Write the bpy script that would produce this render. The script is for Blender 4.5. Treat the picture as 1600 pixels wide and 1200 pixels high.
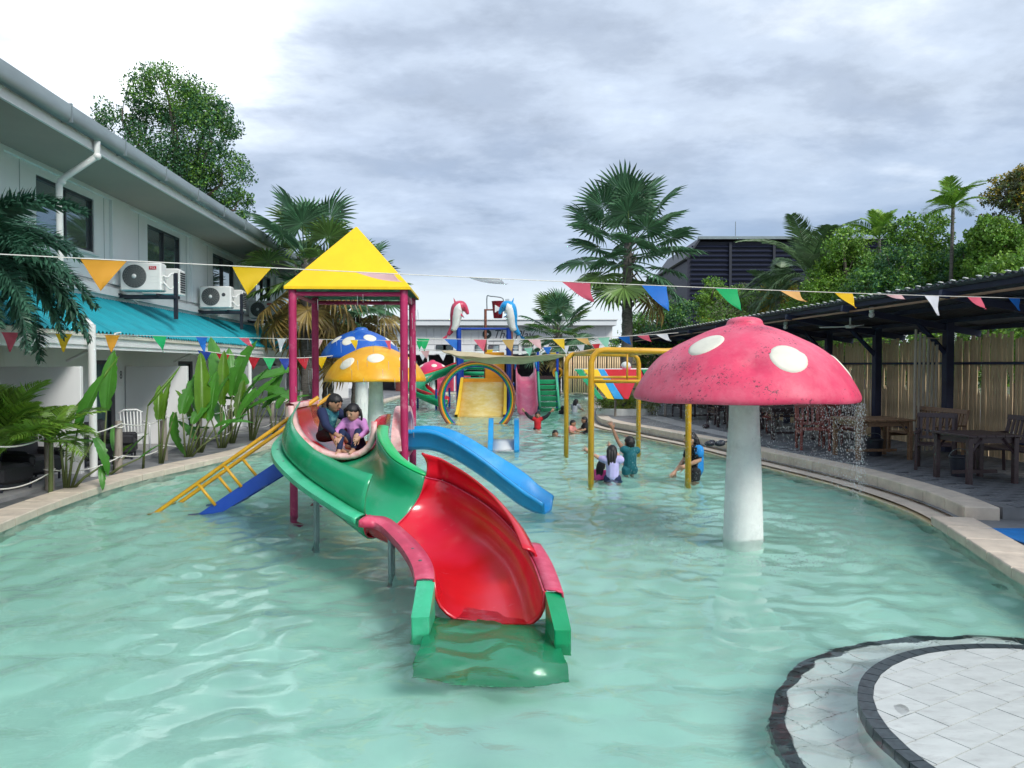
import bpy, bmesh, math, random
import numpy as np
from mathutils import Vector, Matrix, Euler
from mathutils.geometry import tessellate_polygon
random.seed(7); np.random.seed(7)
R = math.radians
for o in list(bpy.data.objects): bpy.data.objects.remove(o)
sc = bpy.context.scene; COL = sc.collection
# ------------------------------------------------------------------ camera, sky, sun, exposure
CAMH, F, HOR = 2.0, 1200.0, 570.0
PITCH = math.atan((600-HOR)/F)
cd = bpy.data.cameras.new('camera'); cam = bpy.data.objects.new('camera', cd); COL.objects.link(cam)
cam.location = (0, 0, CAMH); cam.rotation_euler = (R(90)-PITCH, 0, 0)
cd.sensor_width = 36; cd.lens = 36*F/1600; cd.clip_start = .05; cd.clip_end = 3000
sc.camera = cam
sc.view_settings.view_transform = 'Standard'; sc.view_settings.look = 'None'
sc.view_settings.gamma = 1; sc.view_settings.use_curve_mapping = False
sc.view_settings.exposure = 1.02
SUN_EL, SUN_AZ = R(42), R(142)       # azimuth clockwise from +Y
w = bpy.data.worlds.new('World'); sc.world = w; w.use_nodes = True
def build_world():
    nt = w.node_tree; N = nt.nodes; L = nt.links; N.clear()
    def nd(t, **k):
        n = N.new(t)
        for a, v in k.items(): setattr(n, a, v)
        return n
    def mth(op, a, b=None, clamp=False):
        n = nd('ShaderNodeMath', operation=op, use_clamp=clamp)
        for i, v in enumerate((a, b)):
            if v is None: continue
            if isinstance(v, (int, float)): n.inputs[i].default_value = v
            else: L.new(v, n.inputs[i])
        return n.outputs[0]
    def mixc(f, a, b, bt='MIX'):
        n = nd('ShaderNodeMix', data_type='RGBA', blend_type=bt)
        for s, v in ((n.inputs[0], f), (n.inputs[6], a), (n.inputs[7], b)):
            if isinstance(v, (int, float)): s.default_value = v
            elif isinstance(v, tuple): s.default_value = (*v, 1)
            else: L.new(v, s)
        return n.outputs[2]
    def ramp(f, stops):
        n = nd('ShaderNodeValToRGB'); cr = n.color_ramp; cr.interpolation = 'EASE'
        while len(cr.elements) < len(stops): cr.elements.new(.5)
        for e, (p, c) in zip(cr.elements, stops): e.position = p; e.color = (*c, 1) if isinstance(c, tuple) else (c, c, c, 1)
        L.new(f, n.inputs[0]); return n.outputs[0]
    sky = nd('ShaderNodeTexSky', sky_type='NISHITA', sun_disc=False, sun_elevation=SUN_EL, sun_rotation=SUN_AZ)
    tc = nd('ShaderNodeTexCoord'); sep = nd('ShaderNodeSeparateXYZ'); L.new(tc.outputs['Generated'], sep.inputs[0])
    z = mth('MAXIMUM', sep.outputs[2], 0.0)
    den = mth('ADD', z, 0.16)
    cx = mth('DIVIDE', sep.outputs[0], den); cy = mth('DIVIDE', sep.outputs[1], den)
    cmb = nd('ShaderNodeCombineXYZ'); L.new(cx, cmb.inputs[0]); L.new(cy, cmb.inputs[1])
    def noise(scale, det, rough, dist=0, off=(0, 0, 0), stretch=(1, 1, 1)):
        mp = nd('ShaderNodeMapping'); mp.inputs['Location'].default_value = off; mp.inputs['Scale'].default_value = stretch
        L.new(cmb.outputs[0], mp.inputs[0])
        n = nd('ShaderNodeTexNoise'); n.inputs['Scale'].default_value = scale; n.inputs['Detail'].default_value = det
        n.inputs['Roughness'].default_value = rough; n.inputs['Distortion'].default_value = dist
        L.new(mp.outputs[0], n.inputs['Vector']); return n.outputs['Fac']
    big = noise(.55, 3, .5, .15, (3.1, 8.4, 0)); mid = noise(1.5, 8, .58, .12, (1.3, 4.2, 0), (1, 1.25, 1)); fine = noise(4.6, 8, .62, .1, (7, 2, 0))
    # clouds: light lilac-grey sheets, darker undersides, some torn bright gaps
    body = ramp(mth('ADD', mth('MULTIPLY', big, .5), mth('MULTIPLY', mid, .5)),
                [(.36, (.255, .31, .405)), (.45, (.30, .352, .438)), (.54, (.34, .393, .472)), (.66, (.45, .49, .535))])
    puff = ramp(mid, [(.40, .86), (.52, 1.0), (.66, 1.10)])
    c1 = mixc(1.0, body, puff, 'MULTIPLY')
    wisp = ramp(fine, [(.3, .90), (.5, 1.0), (.7, 1.09)])
    c2 = mixc(1.0, c1, wisp, 'MULTIPLY')
    # low slate-blue cloud bank above a bright clear strip at the horizon
    el = mth('ADD', z, mth('MULTIPLY', mth('SUBTRACT', mid, .5), .16))
    bank = ramp(el, [(.07, 0.0), (.14, .9), (.20, .6), (.29, 0.0)])
    bank2 = mth('MULTIPLY', bank, ramp(big, [(.40, .25), (.6, 1.0)]))
    c3 = mixc(bank2, c2, (.165, .23, .34))
    hz = ramp(z, [(.0, 1.0), (.08, .85), (.14, 0.0)])
    c4 = mixc(hz, c3, (.43, .475, .51))
    # the bright torn cloud at the upper left of the view
    GE, GA = R(23.5), R(-25)
    dp = nd('ShaderNodeVectorMath', operation='DOT_PRODUCT'); L.new(tc.outputs['Generated'], dp.inputs[0])
    dp.inputs[1].default_value = (math.sin(GA)*math.cos(GE), math.cos(GA)*math.cos(GE), math.sin(GE))
    gl = mth('POWER', mth('MAXIMUM', dp.outputs['Value'], 0.0), 170.0)
    gl = mth('MULTIPLY', gl, ramp(mid, [(.38, .35), (.6, 1.65)]))
    cg = nd('ShaderNodeCombineColor'); [L.new(mth('MULTIPLY', gl, v), cg.inputs[i]) for i, v in enumerate((1.0, .98, .94))]; gcol = cg.outputs[0]
    c4 = mixc(1.0, c4, gcol, 'ADD')
    c5 = mixc(1.0, c4, (10, 10, 10), 'MULTIPLY')
    skyc = mixc(.94, sky.outputs[0], c5)
    bg = nd('ShaderNodeBackground'); bg.inputs[1].default_value = .1; L.new(skyc, bg.inputs[0])
    out = nd('ShaderNodeOutputWorld'); L.new(bg.outputs[0], out.inputs[0])
build_world()
sd = bpy.data.lights.new('sun', 'SUN'); sd.energy = 1.5; sd.angle = R(18); sd.color = (1, .965, .91)
sun = bpy.data.objects.new('sun', sd); COL.objects.link(sun)
_d = Vector((math.sin(SUN_AZ)*math.cos(SUN_EL), math.cos(SUN_AZ)*math.cos(SUN_EL), math.sin(SUN_EL)))
sun.rotation_euler = _d.to_track_quat('Z', 'Y').to_euler(); sun.location = _d*60
cy = sc.cycles; cy.use_denoising = True; cy.max_bounces = 12; cy.transmission_bounces = 8; cy.transparent_max_bounces = 12
cy.caustics_refractive = True; cy.caustics_reflective = False; cy.sample_clamp_indirect = 25

# ------------------------------------------------------------------ helpers
def at(px, py, z=0.0):
    """world point on height z seen at photo pixel (1600x1200): used once to survey where things stand"""
    d = Vector(((px-800)/F, math.cos(PITCH) + (600-py)/F*math.sin(PITCH), -math.sin(PITCH) + (600-py)/F*math.cos(PITCH)))
    t = (z-CAMH)/d.z
    return Vector((d.x*t, d.y*t, z))
def atY(px, py, Y):
    d = Vector(((px-800)/F, math.cos(PITCH) + (600-py)/F*math.sin(PITCH), -math.sin(PITCH) + (600-py)/F*math.cos(PITCH)))
    t = Y/d.y
    return Vector((d.x*t, Y, CAMH + d.z*t))
MW = {}
def mw(o): return MW.get(o.name, Matrix.Identity(4)) if o else Matrix.Identity(4)
def thing(name, label, cat, loc=(0, 0, 0), rz=0, group=None, kind=None):
    o = bpy.data.objects.new(name, None); COL.objects.link(o); o.empty_display_size = .2
    o.location = loc; o.rotation_euler = (0, 0, rz)
    MW[o.name] = Matrix.Translation(Vector(loc)) @ Matrix.Rotation(rz, 4, 'Z')
    return tag(o, label, cat, group, kind)
def tag(o, label=None, cat=None, group=None, kind=None):
    if label: o['label'] = label
    if cat: o['category'] = cat
    if group: o['group'] = group
    if kind: o['kind'] = kind
    return o
def put(name, me, parent=None, loc=(0, 0, 0), rot=(0, 0, 0), scale=(1, 1, 1), label=None):
    o = bpy.data.objects.new(name, me); COL.objects.link(o)
    o.parent = parent; o.location = loc; o.rotation_euler = rot; o.scale = scale
    MW[o.name] = mw(parent) @ Matrix.LocRotScale(Vector(loc), Euler(rot), Vector(scale))
    if label: o['label'] = label
    return o
def copy_thing(root, loc=None, rz=None, label=None, group=None):
    r = root.copy(); COL.objects.link(r)
    if loc is not None: r.location = loc
    if rz is not None: r.rotation_euler = (0, 0, rz)
    if label: r['label'] = label
    if group: r['group'] = group
    MW[r.name] = Matrix.Translation(r.location) @ r.rotation_euler.to_matrix().to_4x4()
    for ch in list(root.children):
        c = ch.copy(); COL.objects.link(c); c.parent = r
        for g in list(ch.children):
            d = g.copy(); COL.objects.link(d); d.parent = c
    return r
class MB:
    def __init__(s): s.v = []; s.f = []; s.m = []; s.mi = 0
    def add(s, vs, fs):
        b = len(s.v); s.v += [tuple(p) for p in vs]
        for f in fs: s.f.append([b+i for i in f]); s.m.append(s.mi)
        return s
    def box(s, c, d, rot=None, bev=0.0):
        hx, hy, hz = d[0]/2, d[1]/2, d[2]/2; c = Vector(c)
        M = (Euler(rot).to_matrix() if rot else Matrix.Identity(3))
        if bev <= 0:
            vs = [c+M@Vector((x, y, z)) for z in (-hz, hz) for x, y in ((-hx, -hy), (hx, -hy), (hx, hy), (-hx, hy))]
            return s.add(vs, [(3, 2, 1, 0), (4, 5, 6, 7), (0, 1, 5, 4), (1, 2, 6, 5), (2, 3, 7, 6), (3, 0, 4, 7)])
        b = min(bev, hx*.9, hy*.9, hz*.9)
        rings = []
        for z, i in ((-hz, b), (-hz+b, 0), (hz-b, 0), (hz, b)):
            x, y = hx-i, hy-i; k = b if i == 0 else b*.6
            rings.append([(x-k, -y), (x, -y+k), (x, y-k), (x-k, y), (-x+k, y), (-x, y-k), (-x, -y+k), (-x+k, -y)])
            rings[-1] = [c+M@Vector((p[0], p[1], z)) for p in rings[-1]]
        vs = [p for r in rings for p in r]
        fs = [tuple(range(7, -1, -1)), tuple(range(24, 32))]
        for k in range(3):
            for i in range(8): j = (i+1) % 8; fs.append((k*8+i, k*8+j, k*8+8+j, k*8+8+i))
        return s.add(vs, fs)
    def tube(s, pts, r, n=10, cap=True, sq=(1, 1)):
        pts = [Vector(p) for p in pts]; k = len(pts)
        rs = r if isinstance(r, (list, tuple)) else [r]*k
        t0 = (pts[1]-pts[0]).normalized()
        up = Vector((0, 0, 1)) if abs(t0.z) < .9 else Vector((1, 0, 0))
        vs = []; fs = []; u = (up-t0*up.dot(t0)).normalized()
        for i in range(k):
            t = (pts[min(i+1, k-1)]-pts[max(i-1, 0)])
            t = t.normalized() if t.length > 1e-9 else t0
            u = u-t*u.dot(t); u = u.normalized() if u.length > 1e-6 else Vector((1, 0, 0)); v = t.cross(u)
            for a in range(n):
                an = 2*math.pi*a/n
                vs.append(pts[i]+(u*math.cos(an)*sq[0]+v*math.sin(an)*sq[1])*rs[i])
        for i in range(k-1):
            for a in range(n):
                b = (a+1) % n; fs.append((i*n+a, i*n+b, i*n+n+b, i*n+n+a))
        if cap: fs += [tuple(range(n-1, -1, -1)), tuple((k-1)*n+a for a in range(n))]
        return s.add(vs, fs)
    def lathe(s, prof, n=32, c=(0, 0, 0), wob=None):
        vs = []; fs = []; k = len(prof)
        for i, (r, z) in enumerate(prof):
            for a in range(n):
                an = 2*math.pi*a/n; rr, zz = (r, z) if not wob else wob(r, z, an)
                vs.append((c[0]+rr*math.sin(an), c[1]-rr*math.cos(an), c[2]+zz))
        for i in range(k-1):
            for a in range(n):
                b = (a+1) % n; fs.append((i*n+a, i*n+b, i*n+n+b, i*n+n+a))
        return s.add(vs, fs)
    def ball(s, c, r, n=12, m=8, rot=None):
        r = (r, r, r) if isinstance(r, (int, float)) else r; c = Vector(c)
        M = Euler(rot).to_matrix() if rot else Matrix.Identity(3)
        vs = [c+M@Vector((0, 0, -r[2]))]; fs = []
        for i in range(1, m):
            t = math.pi*i/m-math.pi/2
            for a in range(n):
                an = 2*math.pi*a/n
                vs.append(c+M@Vector((r[0]*math.cos(t)*math.cos(an), r[1]*math.cos(t)*math.sin(an), r[2]*math.sin(t))))
        vs.append(c+M@Vector((0, 0, r[2]))); top = len(vs)-1
        for a in range(n): b = (a+1) % n; fs.append((0, 1+b, 1+a)); fs.append((top, 1+(m-2)*n+a, 1+(m-2)*n+b))
        for i in range(m-2):
            for a in range(n): b = (a+1) % n; q = 1+i*n; fs.append((q+a, q+b, q+n+b, q+n+a))
        return s.add(vs, fs)
    def loft(s, rows, close=False):
        k = len(rows); n = len(rows[0]); fs = []
        for i in range(k-1):
            for a in range(n if close else n-1):
                b = (a+1) % n; fs.append((i*n+a, i*n+b, i*n+n+b, i*n+n+a))
        return s.add([p for r in rows for p in r], fs)
    def prism(s, poly, z0, z1):
        n = len(poly); tris = tessellate_polygon([[Vector((p[0], p[1], 0)) for p in poly]])
        vs = [(p[0], p[1], z1) for p in poly]+[(p[0], p[1], z0) for p in poly]
        fs = []
        for t in tris:
            a, b, c = [Vector(poly[i][:2]) for i in t]
            cr = (b.x-a.x)*(c.y-a.y)-(b.y-a.y)*(c.x-a.x)
            t = tuple(t) if cr > 0 else tuple(reversed(t)); fs.append(t); fs.append(tuple(n+i for i in reversed(t)))
        ar = sum(poly[i][0]*poly[(i+1) % n][1]-poly[(i+1) % n][0]*poly[i][1] for i in range(n))
        for i in range(n):
            j = (i+1) % n; fs.append((n+i, n+j, j, i) if ar > 0 else (i, j, n+j, n+i))
        return s.add(vs, fs)
    def mesh(s, name, mats, smooth=False, auto=None):
        me = bpy.data.meshes.new(name); me.from_pydata(s.v, [], s.f)
        for m in (mats if isinstance(mats, (list, tuple)) else [mats]): me.materials.append(m)
        if any(s.m): me.polygons.foreach_set('material_index', s.m)
        if smooth or auto: me.polygons.foreach_set('use_smooth', [True]*len(me.polygons))
        me.update()
        if auto: me.set_sharp_from_angle(angle=R(auto))
        return me
    def build(s, name, mats, parent=None, smooth=False, auto=None, world=False, solid=0, bevel=0, sub=0, label=None, offset=-1):
        if world and parent:
            inv = mw(parent).inverted(); s.v = [tuple(inv@Vector(p)) for p in s.v]
        o = put(name, s.mesh(name, mats, smooth, auto), parent, label=label)
        if sub: md = o.modifiers.new('s', 'SUBSURF'); md.levels = md.render_levels = sub
        if solid: md = o.modifiers.new('t', 'SOLIDIFY'); md.thickness = solid; md.offset = offset
        if bevel: md = o.modifiers.new('b', 'BEVEL'); md.width = bevel; md.segments = 2; md.limit_method = 'ANGLE'
        return o
def crom(P, n=8, closed=False):
    P = [Vector(p) for p in P]; out = []; k = len(P)
    for i in range(k if closed else k-1):
        g = (lambda j: P[j % k]) if closed else (lambda j: P[max(0, min(k-1, j))])
        a, b, c, d = g(i-1), g(i), g(i+1), g(i+2)
        for j in range(n):
            t = j/n
            out.append(.5*((2*b)+(c-a)*t+(2*a-5*b+4*c-d)*t*t+(3*b-a-3*c+d)*t**3))
    if not closed: out.append(P[-1].copy())
    return out
# ------------------------------------------------------------------ materials
MATS = {}
def mat(name, col, rough=.6, var=0.0, vscale=3.0, bump=0.0, bscale=40.0, metal=0.0, dirt=None, dscale=1.2, dlo=.5, dhi=.7,
        island=0.0, trans=0.0, coat=0.0, stretch=None, spec=.5, hue=None):
    if name in MATS: return MATS[name]
    m = bpy.data.materials.new(name); m.use_nodes = True; nt = m.node_tree; N = nt.nodes; L = nt.links
    b = N['Principled BSDF']; b.inputs['Roughness'].default_value = rough; b.inputs['Metallic'].default_value = metal
    b.inputs['Base Color'].default_value = (*col, 1); b.inputs['Specular IOR Level'].default_value = spec
    if coat: b.inputs['Coat Weight'].default_value = coat; b.inputs['Coat Roughness'].default_value = .12
    tc = N.new('ShaderNodeTexCoord'); vec = tc.outputs['Object']
    if stretch:
        mp = N.new('ShaderNodeMapping'); mp.inputs['Scale'].default_value = stretch; L.new(vec, mp.inputs[0]); vec = mp.outputs[0]
    cur = None
    def noise(sc_, det=5, ro=.6):
        n = N.new('ShaderNodeTexNoise'); n.inputs['Scale'].default_value = sc_; n.inputs['Detail'].default_value = det
        n.inputs['Roughness'].default_value = ro; L.new(vec, n.inputs['Vector']); return n.outputs['Fac']
    def mix(f, a, c2, bt='MIX'):
        n = N.new('ShaderNodeMix'); n.data_type = 'RGBA'; n.blend_type = bt
        for s_, v in ((n.inputs[0], f), (n.inputs[6], a), (n.inputs[7], c2)):
            if isinstance(v, (int, float)): s_.default_value = v
            elif isinstance(v, tuple): s_.default_value = (*v, 1)
            else: L.new(v, s_)
        return n.outputs[2]
    def mr(f, a, b_, c, d):
        n = N.new('ShaderNodeMapRange'); L.new(f, n.inputs[0])
        for i, v in enumerate((a, b_, c, d)): n.inputs[i+1].default_value = v
        return n.outputs[0]
    cur = col
    if var:
        lo = tuple(max(0, c*(1-var)) for c in col); hi = tuple(min(1, c*(1+var)) for c in col)
        cur = mix(mr(noise(vscale), .3, .7, 0, 1), lo, hi)
    if hue:
        cur = mix(mr(noise(vscale*.6, 3), .42, .62, 0, 1), cur, hue)
    if island:
        g = N.new('ShaderNodeNewGeometry')
        cur = mix(1.0, cur, mr_rgb(N, L, g.outputs['Random Per Island'], 1-island, 1+island), 'MULTIPLY')
    if dirt:
        cur = mix(mr(noise(dscale, 8, .7), dlo, dhi, 0, 1), cur, dirt)
    if not isinstance(cur, tuple): L.new(cur, b.inputs['Base Color'])
    if bump:
        bp = N.new('ShaderNodeBump'); bp.inputs['Strength'].default_value = bump; bp.inputs['Distance'].default_value = .01
        L.new(noise(bscale, 6), bp.inputs['Height']); L.new(bp.outputs[0], b.inputs['Normal'])
    if trans:
        t = N.new('ShaderNodeBsdfTranslucent'); mx = N.new('ShaderNodeMixShader'); mx.inputs[0].default_value = trans
        if isinstance(cur, tuple): t.inputs[0].default_value = (*cur, 1)
        else: L.new(cur, t.inputs[0])
        L.new(b.outputs[0], mx.inputs[1]); L.new(t.outputs[0], mx.inputs[2]); L.new(mx.outputs[0], N['Material Output'].inputs[0])
    MATS[name] = m; return m
def mr_rgb(N, L, f, a, b):
    n = N.new('ShaderNodeMapRange'); L.new(f, n.inputs[0])
    for i, v in enumerate((0, 1, a, b)): n.inputs[i+1].default_value = v
    c = N.new('ShaderNodeCombineColor')
    for i in range(3): L.new(n.outputs[0], c.inputs[i])
    return c.outputs[0]
M = {}
M['white_wall'] = mat('white_wall', (.82, .83, .83), .8, .03, 1.5, .1, 60, dirt=(.50, .51, .47), dscale=1.6, dlo=.58, dhi=.80, stretch=(1, 1, .16))
M['white_paint'] = mat('white_paint', (.8, .8, .79), .5, .04, 4)
M['white_plastic'] = mat('white_plastic', (.78, .79, .77), .4, .04, 3)
M['soffit'] = mat('soffit', (.42, .345, .30), .85, .06, .7)
M['metal_grey'] = mat('metal_grey', (.24, .29, .30), .4, .15, 2.5, metal=.45, stretch=(1, .3, 1))
M['dark_frame'] = mat('dark_frame', (.05, .055, .065), .4)
M['black_metal'] = mat('black_metal', (.018, .022, .035), .45, .2, 4)
M['teal_roof'] = mat('teal_roof', (.012, .30, .37), .45, .16, 1.6, dirt=(.03, .16, .19), dscale=2.2, dlo=.58, dhi=.8)
M['cream_fascia'] = mat('cream_fascia', (.70, .67, .56), .7, .08, 2)
M['curtain'] = mat('curtain', (.09, .16, .17), .8, .35, 9, stretch=(6, 6, .1))
M['coping'] = mat('coping', (.60, .515, .415), .75, .14, 4, .25, 50, dirt=(.36, .31, .25), dscale=3, dlo=.54, dhi=.78)
M['coping_wet'] = mat('coping_wet', (.50, .40, .22), .28, .22, 3, .15, 40, dirt=(.36, .34, .30), dscale=2.5, dlo=.5, dhi=.7)
M['pool_tile'] = mat('pool_tile', (.66, .90, .79), .5, .08, 1.2, dirt=(.68, .82, .66), dscale=.5, dlo=.6, dhi=.8)
M['pale_tile'] = mat('pale_tile', (.86, .86, .83), .45, .07, 5, .1, 30, dirt=(.62, .63, .60), dscale=6, dlo=.55, dhi=.8, stretch=(1, 2.4, 1), island=.05)
M['top_tile'] = mat('top_tile', (.54, .565, .535), .35, .10, 5, .15, 30, dirt=(.43, .44, .415), dscale=7, dlo=.52, dhi=.72, stretch=(1, 2.6, 1), island=.07)
M['black_tile'] = mat('black_tile', (.035, .05, .055), .3, .5, 30, stretch=(1, 1, 1))
M['paver'] = mat('paver', (.15, .16, .172), .55, .35, 2.6, .3, 60, dirt=(.055, .06, .068), dscale=1.8, dlo=.48, dhi=.58)
M['deck'] = mat('deck', (.20, .205, .21), .6, .2, 2, .2, 40, dirt=(.10, .105, .11), dscale=.9, dlo=.5, dhi=.62)
M['path'] = mat('path', (.44, .43, .41), .7, .12, 2, .2, 50)
M['earth'] = mat('earth', (.13, .12, .08), .95, .3, .5, .4, 10, hue=(.07, .11, .04))
M['yellow'] = mat('yellow', (.90, .58, .005), .45, .08, 2, .08, 20, dirt=(.62, .38, .03), dscale=3.5, dlo=.58, dhi=.85, stretch=(1, 1, .5))
M['pipe_yellow'] = mat('pipe_yellow', (.66, .35, .018), .38, .12, 5, .08, 60, dirt=(.36, .17, .02), dscale=6, dlo=.6, dhi=.75)
M['crimson'] = mat('crimson', (.42, .022, .105), .4, .25, 3, .12, 30, dirt=(.56, .20, .27), dscale=6, dlo=.56, dhi=.8)
M['green_grp'] = mat('green_grp', (.006, .27, .10), .26, .14, 1.6, .03, 12, coat=.25, hue=(.012, .34, .15), dirt=(.06, .33, .18), dscale=3.4, dlo=.58, dhi=.8)
M['green_pale'] = mat('green_pale', (.05, .46, .24), .35, .15, 3, .03, 20, dirt=(.14, .55, .36), dscale=5, dlo=.5, dhi=.8)
M['green_bright'] = mat('green_bright', (.006, .50, .13), .3, .1, 3)
M['red_grp'] = mat('red_grp', (.60, .008, .014), .24, .12, 1.5, .03, 12, coat=.3, hue=(.66, .02, .05), dirt=(.64, .10, .14), dscale=2.2, dlo=.60, dhi=.72)  # pink patches: faded wear, plus the wet film's sheen painted into the colour
M['red_faded'] = mat('red_faded', (.60, .055, .12), .4, .2, 4, .03, 30, dirt=(.68, .22, .28), dscale=4, dlo=.5, dhi=.85)
M['blue_grp'] = mat('blue_grp', (.012, .31, .70), .3, .12, 2, coat=.2, dirt=(.12, .45, .72), dscale=2.5, dlo=.52, dhi=.8)
M['blue_dark'] = mat('blue_dark', (.008, .055, .38), .35, .15, 2, coat=.2)
M['pink_grp'] = mat('pink_grp', (.72, .16, .26), .35, .12, 2, dirt=(.82, .38, .42), dscale=3, dlo=.5, dhi=.75)
M['pale_yellow'] = mat('pale_yellow', (.84, .62, .16), .7, .1, 2, dirt=(.86, .74, .42), dscale=2, dlo=.45, dhi=.7)
M['orange'] = mat('orange', (.80, .33, .012), .42, .1, 3)
M['rust'] = mat('rust', (.22, .075, .045), .6, .35, 8, .2, 40)
M['concrete_white'] = mat('concrete_white', (.78, .80, .77), .8, .1, 4, .3, 30, dirt=(.48, .50, .47), dscale=2.2, dlo=.55, dhi=.8)
M['spot_white'] = mat('spot_white', (.74, .72, .60), .6, .08, 6)
M['bamboo'] = mat('bamboo', (.62, .46, .27), .6, .35, 5, .15, 30, stretch=(2, 2, .35), island=.22, dirt=(.37, .29, .20), dscale=2.2, dlo=.5, dhi=.75)
M['bamboo_pale'] = mat('bamboo_pale', (.44, .40, .32), .6, .3, 6, .15, 30, stretch=(2, 2, .4), dirt=(.2, .18, .15), dscale=3, dlo=.5, dhi=.7)
M['wood_grey'] = mat('wood_grey', (.33, .29, .245), .8, .3, 8, .4, 30, stretch=(3, 3, .4), dirt=(.15, .13, .11), dscale=4, dlo=.5, dhi=.7)
M['wood_brown'] = mat('wood_brown', (.20, .115, .062), .5, .3, 9, .15, 40, stretch=(4, .5, 4))
M['wood_dark'] = mat('wood_dark', (.045, .025, .028), .42, .3, 9, .1, 40, stretch=(4, .5, 4))
M['wood_red'] = mat('wood_red', (.21, .052, .04), .45, .25, 9)
M['rope'] = mat('rope', (.72, .70, .64), .9, .1, 30)
M['dark_roof'] = mat('dark_roof', (.025, .03, .042), .5, .25, 2)
M['shade_navy'] = mat('shade_navy', (.016, .022, .055), .6, .3, 1, stretch=(.2, .2, 2))
M['wicker'] = mat('wicker', (.02, .02, .024), .6, .3, 60)
M['skin'] = mat('skin', (.40, .205, .125), .5, .06, 8)
M['skin_light'] = mat('skin_light', (.52, .30, .20), .5, .06, 8)
M['hair'] = mat('hair', (.010, .009, .010), .55, .3, 20)
M['eye'] = mat('eye', (.012, .01, .01), .2)
M['lip'] = mat('lip', (.28, .085, .075), .4)
M['water_white'] = mat('water_white', (.66, .70, .72), .12, trans=.4)
M['bolt'] = mat('bolt', (.2, .2, .19), .35, metal=.8)
def leafmat(name, col, var=.25, island=.35, trans=.22, rough=.42, hue=None):
    M[name] = mat(name, col, rough, var, 1.2, island=island, trans=trans, hue=hue)
leafmat('fan_green', (.09, .20, .10), rough=.4); leafmat('fan_light', (.14, .24, .06)); leafmat('fan_dry', (.34, .25, .07), hue=(.22, .15, .06))
leafmat('foxtail', (.045, .13, .08), trans=.12); leafmat('areca', (.16, .34, .04), hue=(.26, .42, .05))
leafmat('coconut', (.11, .20, .08)); leafmat('banana', (.07, .25, .03), .3, .15, .25, .35, hue=(.09, .27, .03))
leafmat('banana_lime', (.12, .26, .02), .3, .15, .3, .35)
leafmat('tree_dark', (.05, .15, .06)); leafmat('tree_mid', (.14, .30, .04)); leafmat('tree_lime', (.19, .34, .035))
leafmat('tree_yellow', (.42, .32, .03)); leafmat('tree_olive', (.13, .155, .07)); leafmat('shrub', (.16, .22, .03), hue=(.32, .34, .06))
M['bark'] = mat('bark', (.12, .10, .08), .9, .35, 6, .6, 18, stretch=(1, 1, 3))
M['bark_palm'] = mat('bark_palm', (.135, .125, .11), .95, .4, 7, .8, 14, stretch=(1, 1, 4), dirt=(.05, .045, .04), dscale=5, dlo=.5, dhi=.65)
M['stalk'] = mat('stalk', (.10, .13, .04), .6, .3, 4)
M['stalk_dry'] = mat('stalk_dry', (.20, .12, .05), .8, .3, 6)
FLAGC = dict(pink=(.78, .13, .20), yellow=(.86, .56, .01), orange=(.86, .40, .04), green=(.01, .46, .14), blue=(.012, .17, .62), white=(.80, .80, .84),
             rose=(.80, .50, .50), cream=(.84, .52, .18), navy=(.02, .06, .40), red=(.62, .02, .04), mint=(.32, .70, .52))
for k, c in FLAGC.items(): M['flag_'+k] = mat('flag_'+k, c, .6, .06, 5, trans=.35)
def fabric(n, c): M[n] = mat(n, c, .85, .12, 10, .15, 60); return M[n]
def glassmat(name, col, rough=.05):
    m = mat(name, col, rough, spec=.9); return m
M['window_glass'] = mat('window_glass', (.30, .36, .38), .04, metal=.75)
# ------------------------------------------------------------------ pool outline (world metres, water at z=0)
LEFT = [(-2.0, 2.2), (-3.6, 3.2), (-4.9, 5.2), (-5.65, 7.2), (-6.1, 9.16), (-6.33, 10.8), (-6.38, 12.8), (-6.12, 14.5), (-5.85, 16.3),
        (-5.75, 18), (-5.8, 22), (-6.0, 28), (-6.3, 34), (-6.6, 42), (-6.3, 49), (-5, 51.5)]
RIGHT = [(0, 52), (3.4, 52), (4.7, 50.5), (5.1, 46), (4.9, 41), (3.9, 36.9), (2.95, 30), (2.55, 24.7), (3.47, 21), (4.3, 18), (4.75, 15.5),
         (5.25, 13), (5.4, 11.4), (5.33, 10), (4.96, 8.28), (4.64, 6.96), (4.5, 5.8), (4.55, 4.5), (4.2, 3.2), (3, 2.4), (0, 2.0)]
EDGE = crom([(x, y, 0) for x, y in LEFT+RIGHT], 9, True)      # clockwise seen from above
def resample(P, step, closed=True):
    P = list(P)+([P[0]] if closed else []); out = []; acc = 0; nxt = 0
    for a, b in zip(P, P[1:]):
        d = (b-a).length
        while nxt <= acc+d and d > 0:
            out.append(a.lerp(b, (nxt-acc)/d)); nxt += step
        acc += d
    return out
def offset(P, dist, closed=True):
    k = len(P); out = []
    for i in range(k):
        a = P[(i-1) % k] if closed else P[max(i-1, 0)]; b = P[(i+1) % k] if closed else P[min(i+1, k-1)]
        t = (b-a).normalized(); out.append(P[i]+Vector((-t.y, t.x, 0))*dist)    # + = away from the water
    return out
EDGE = resample(EDGE, .5)
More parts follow.
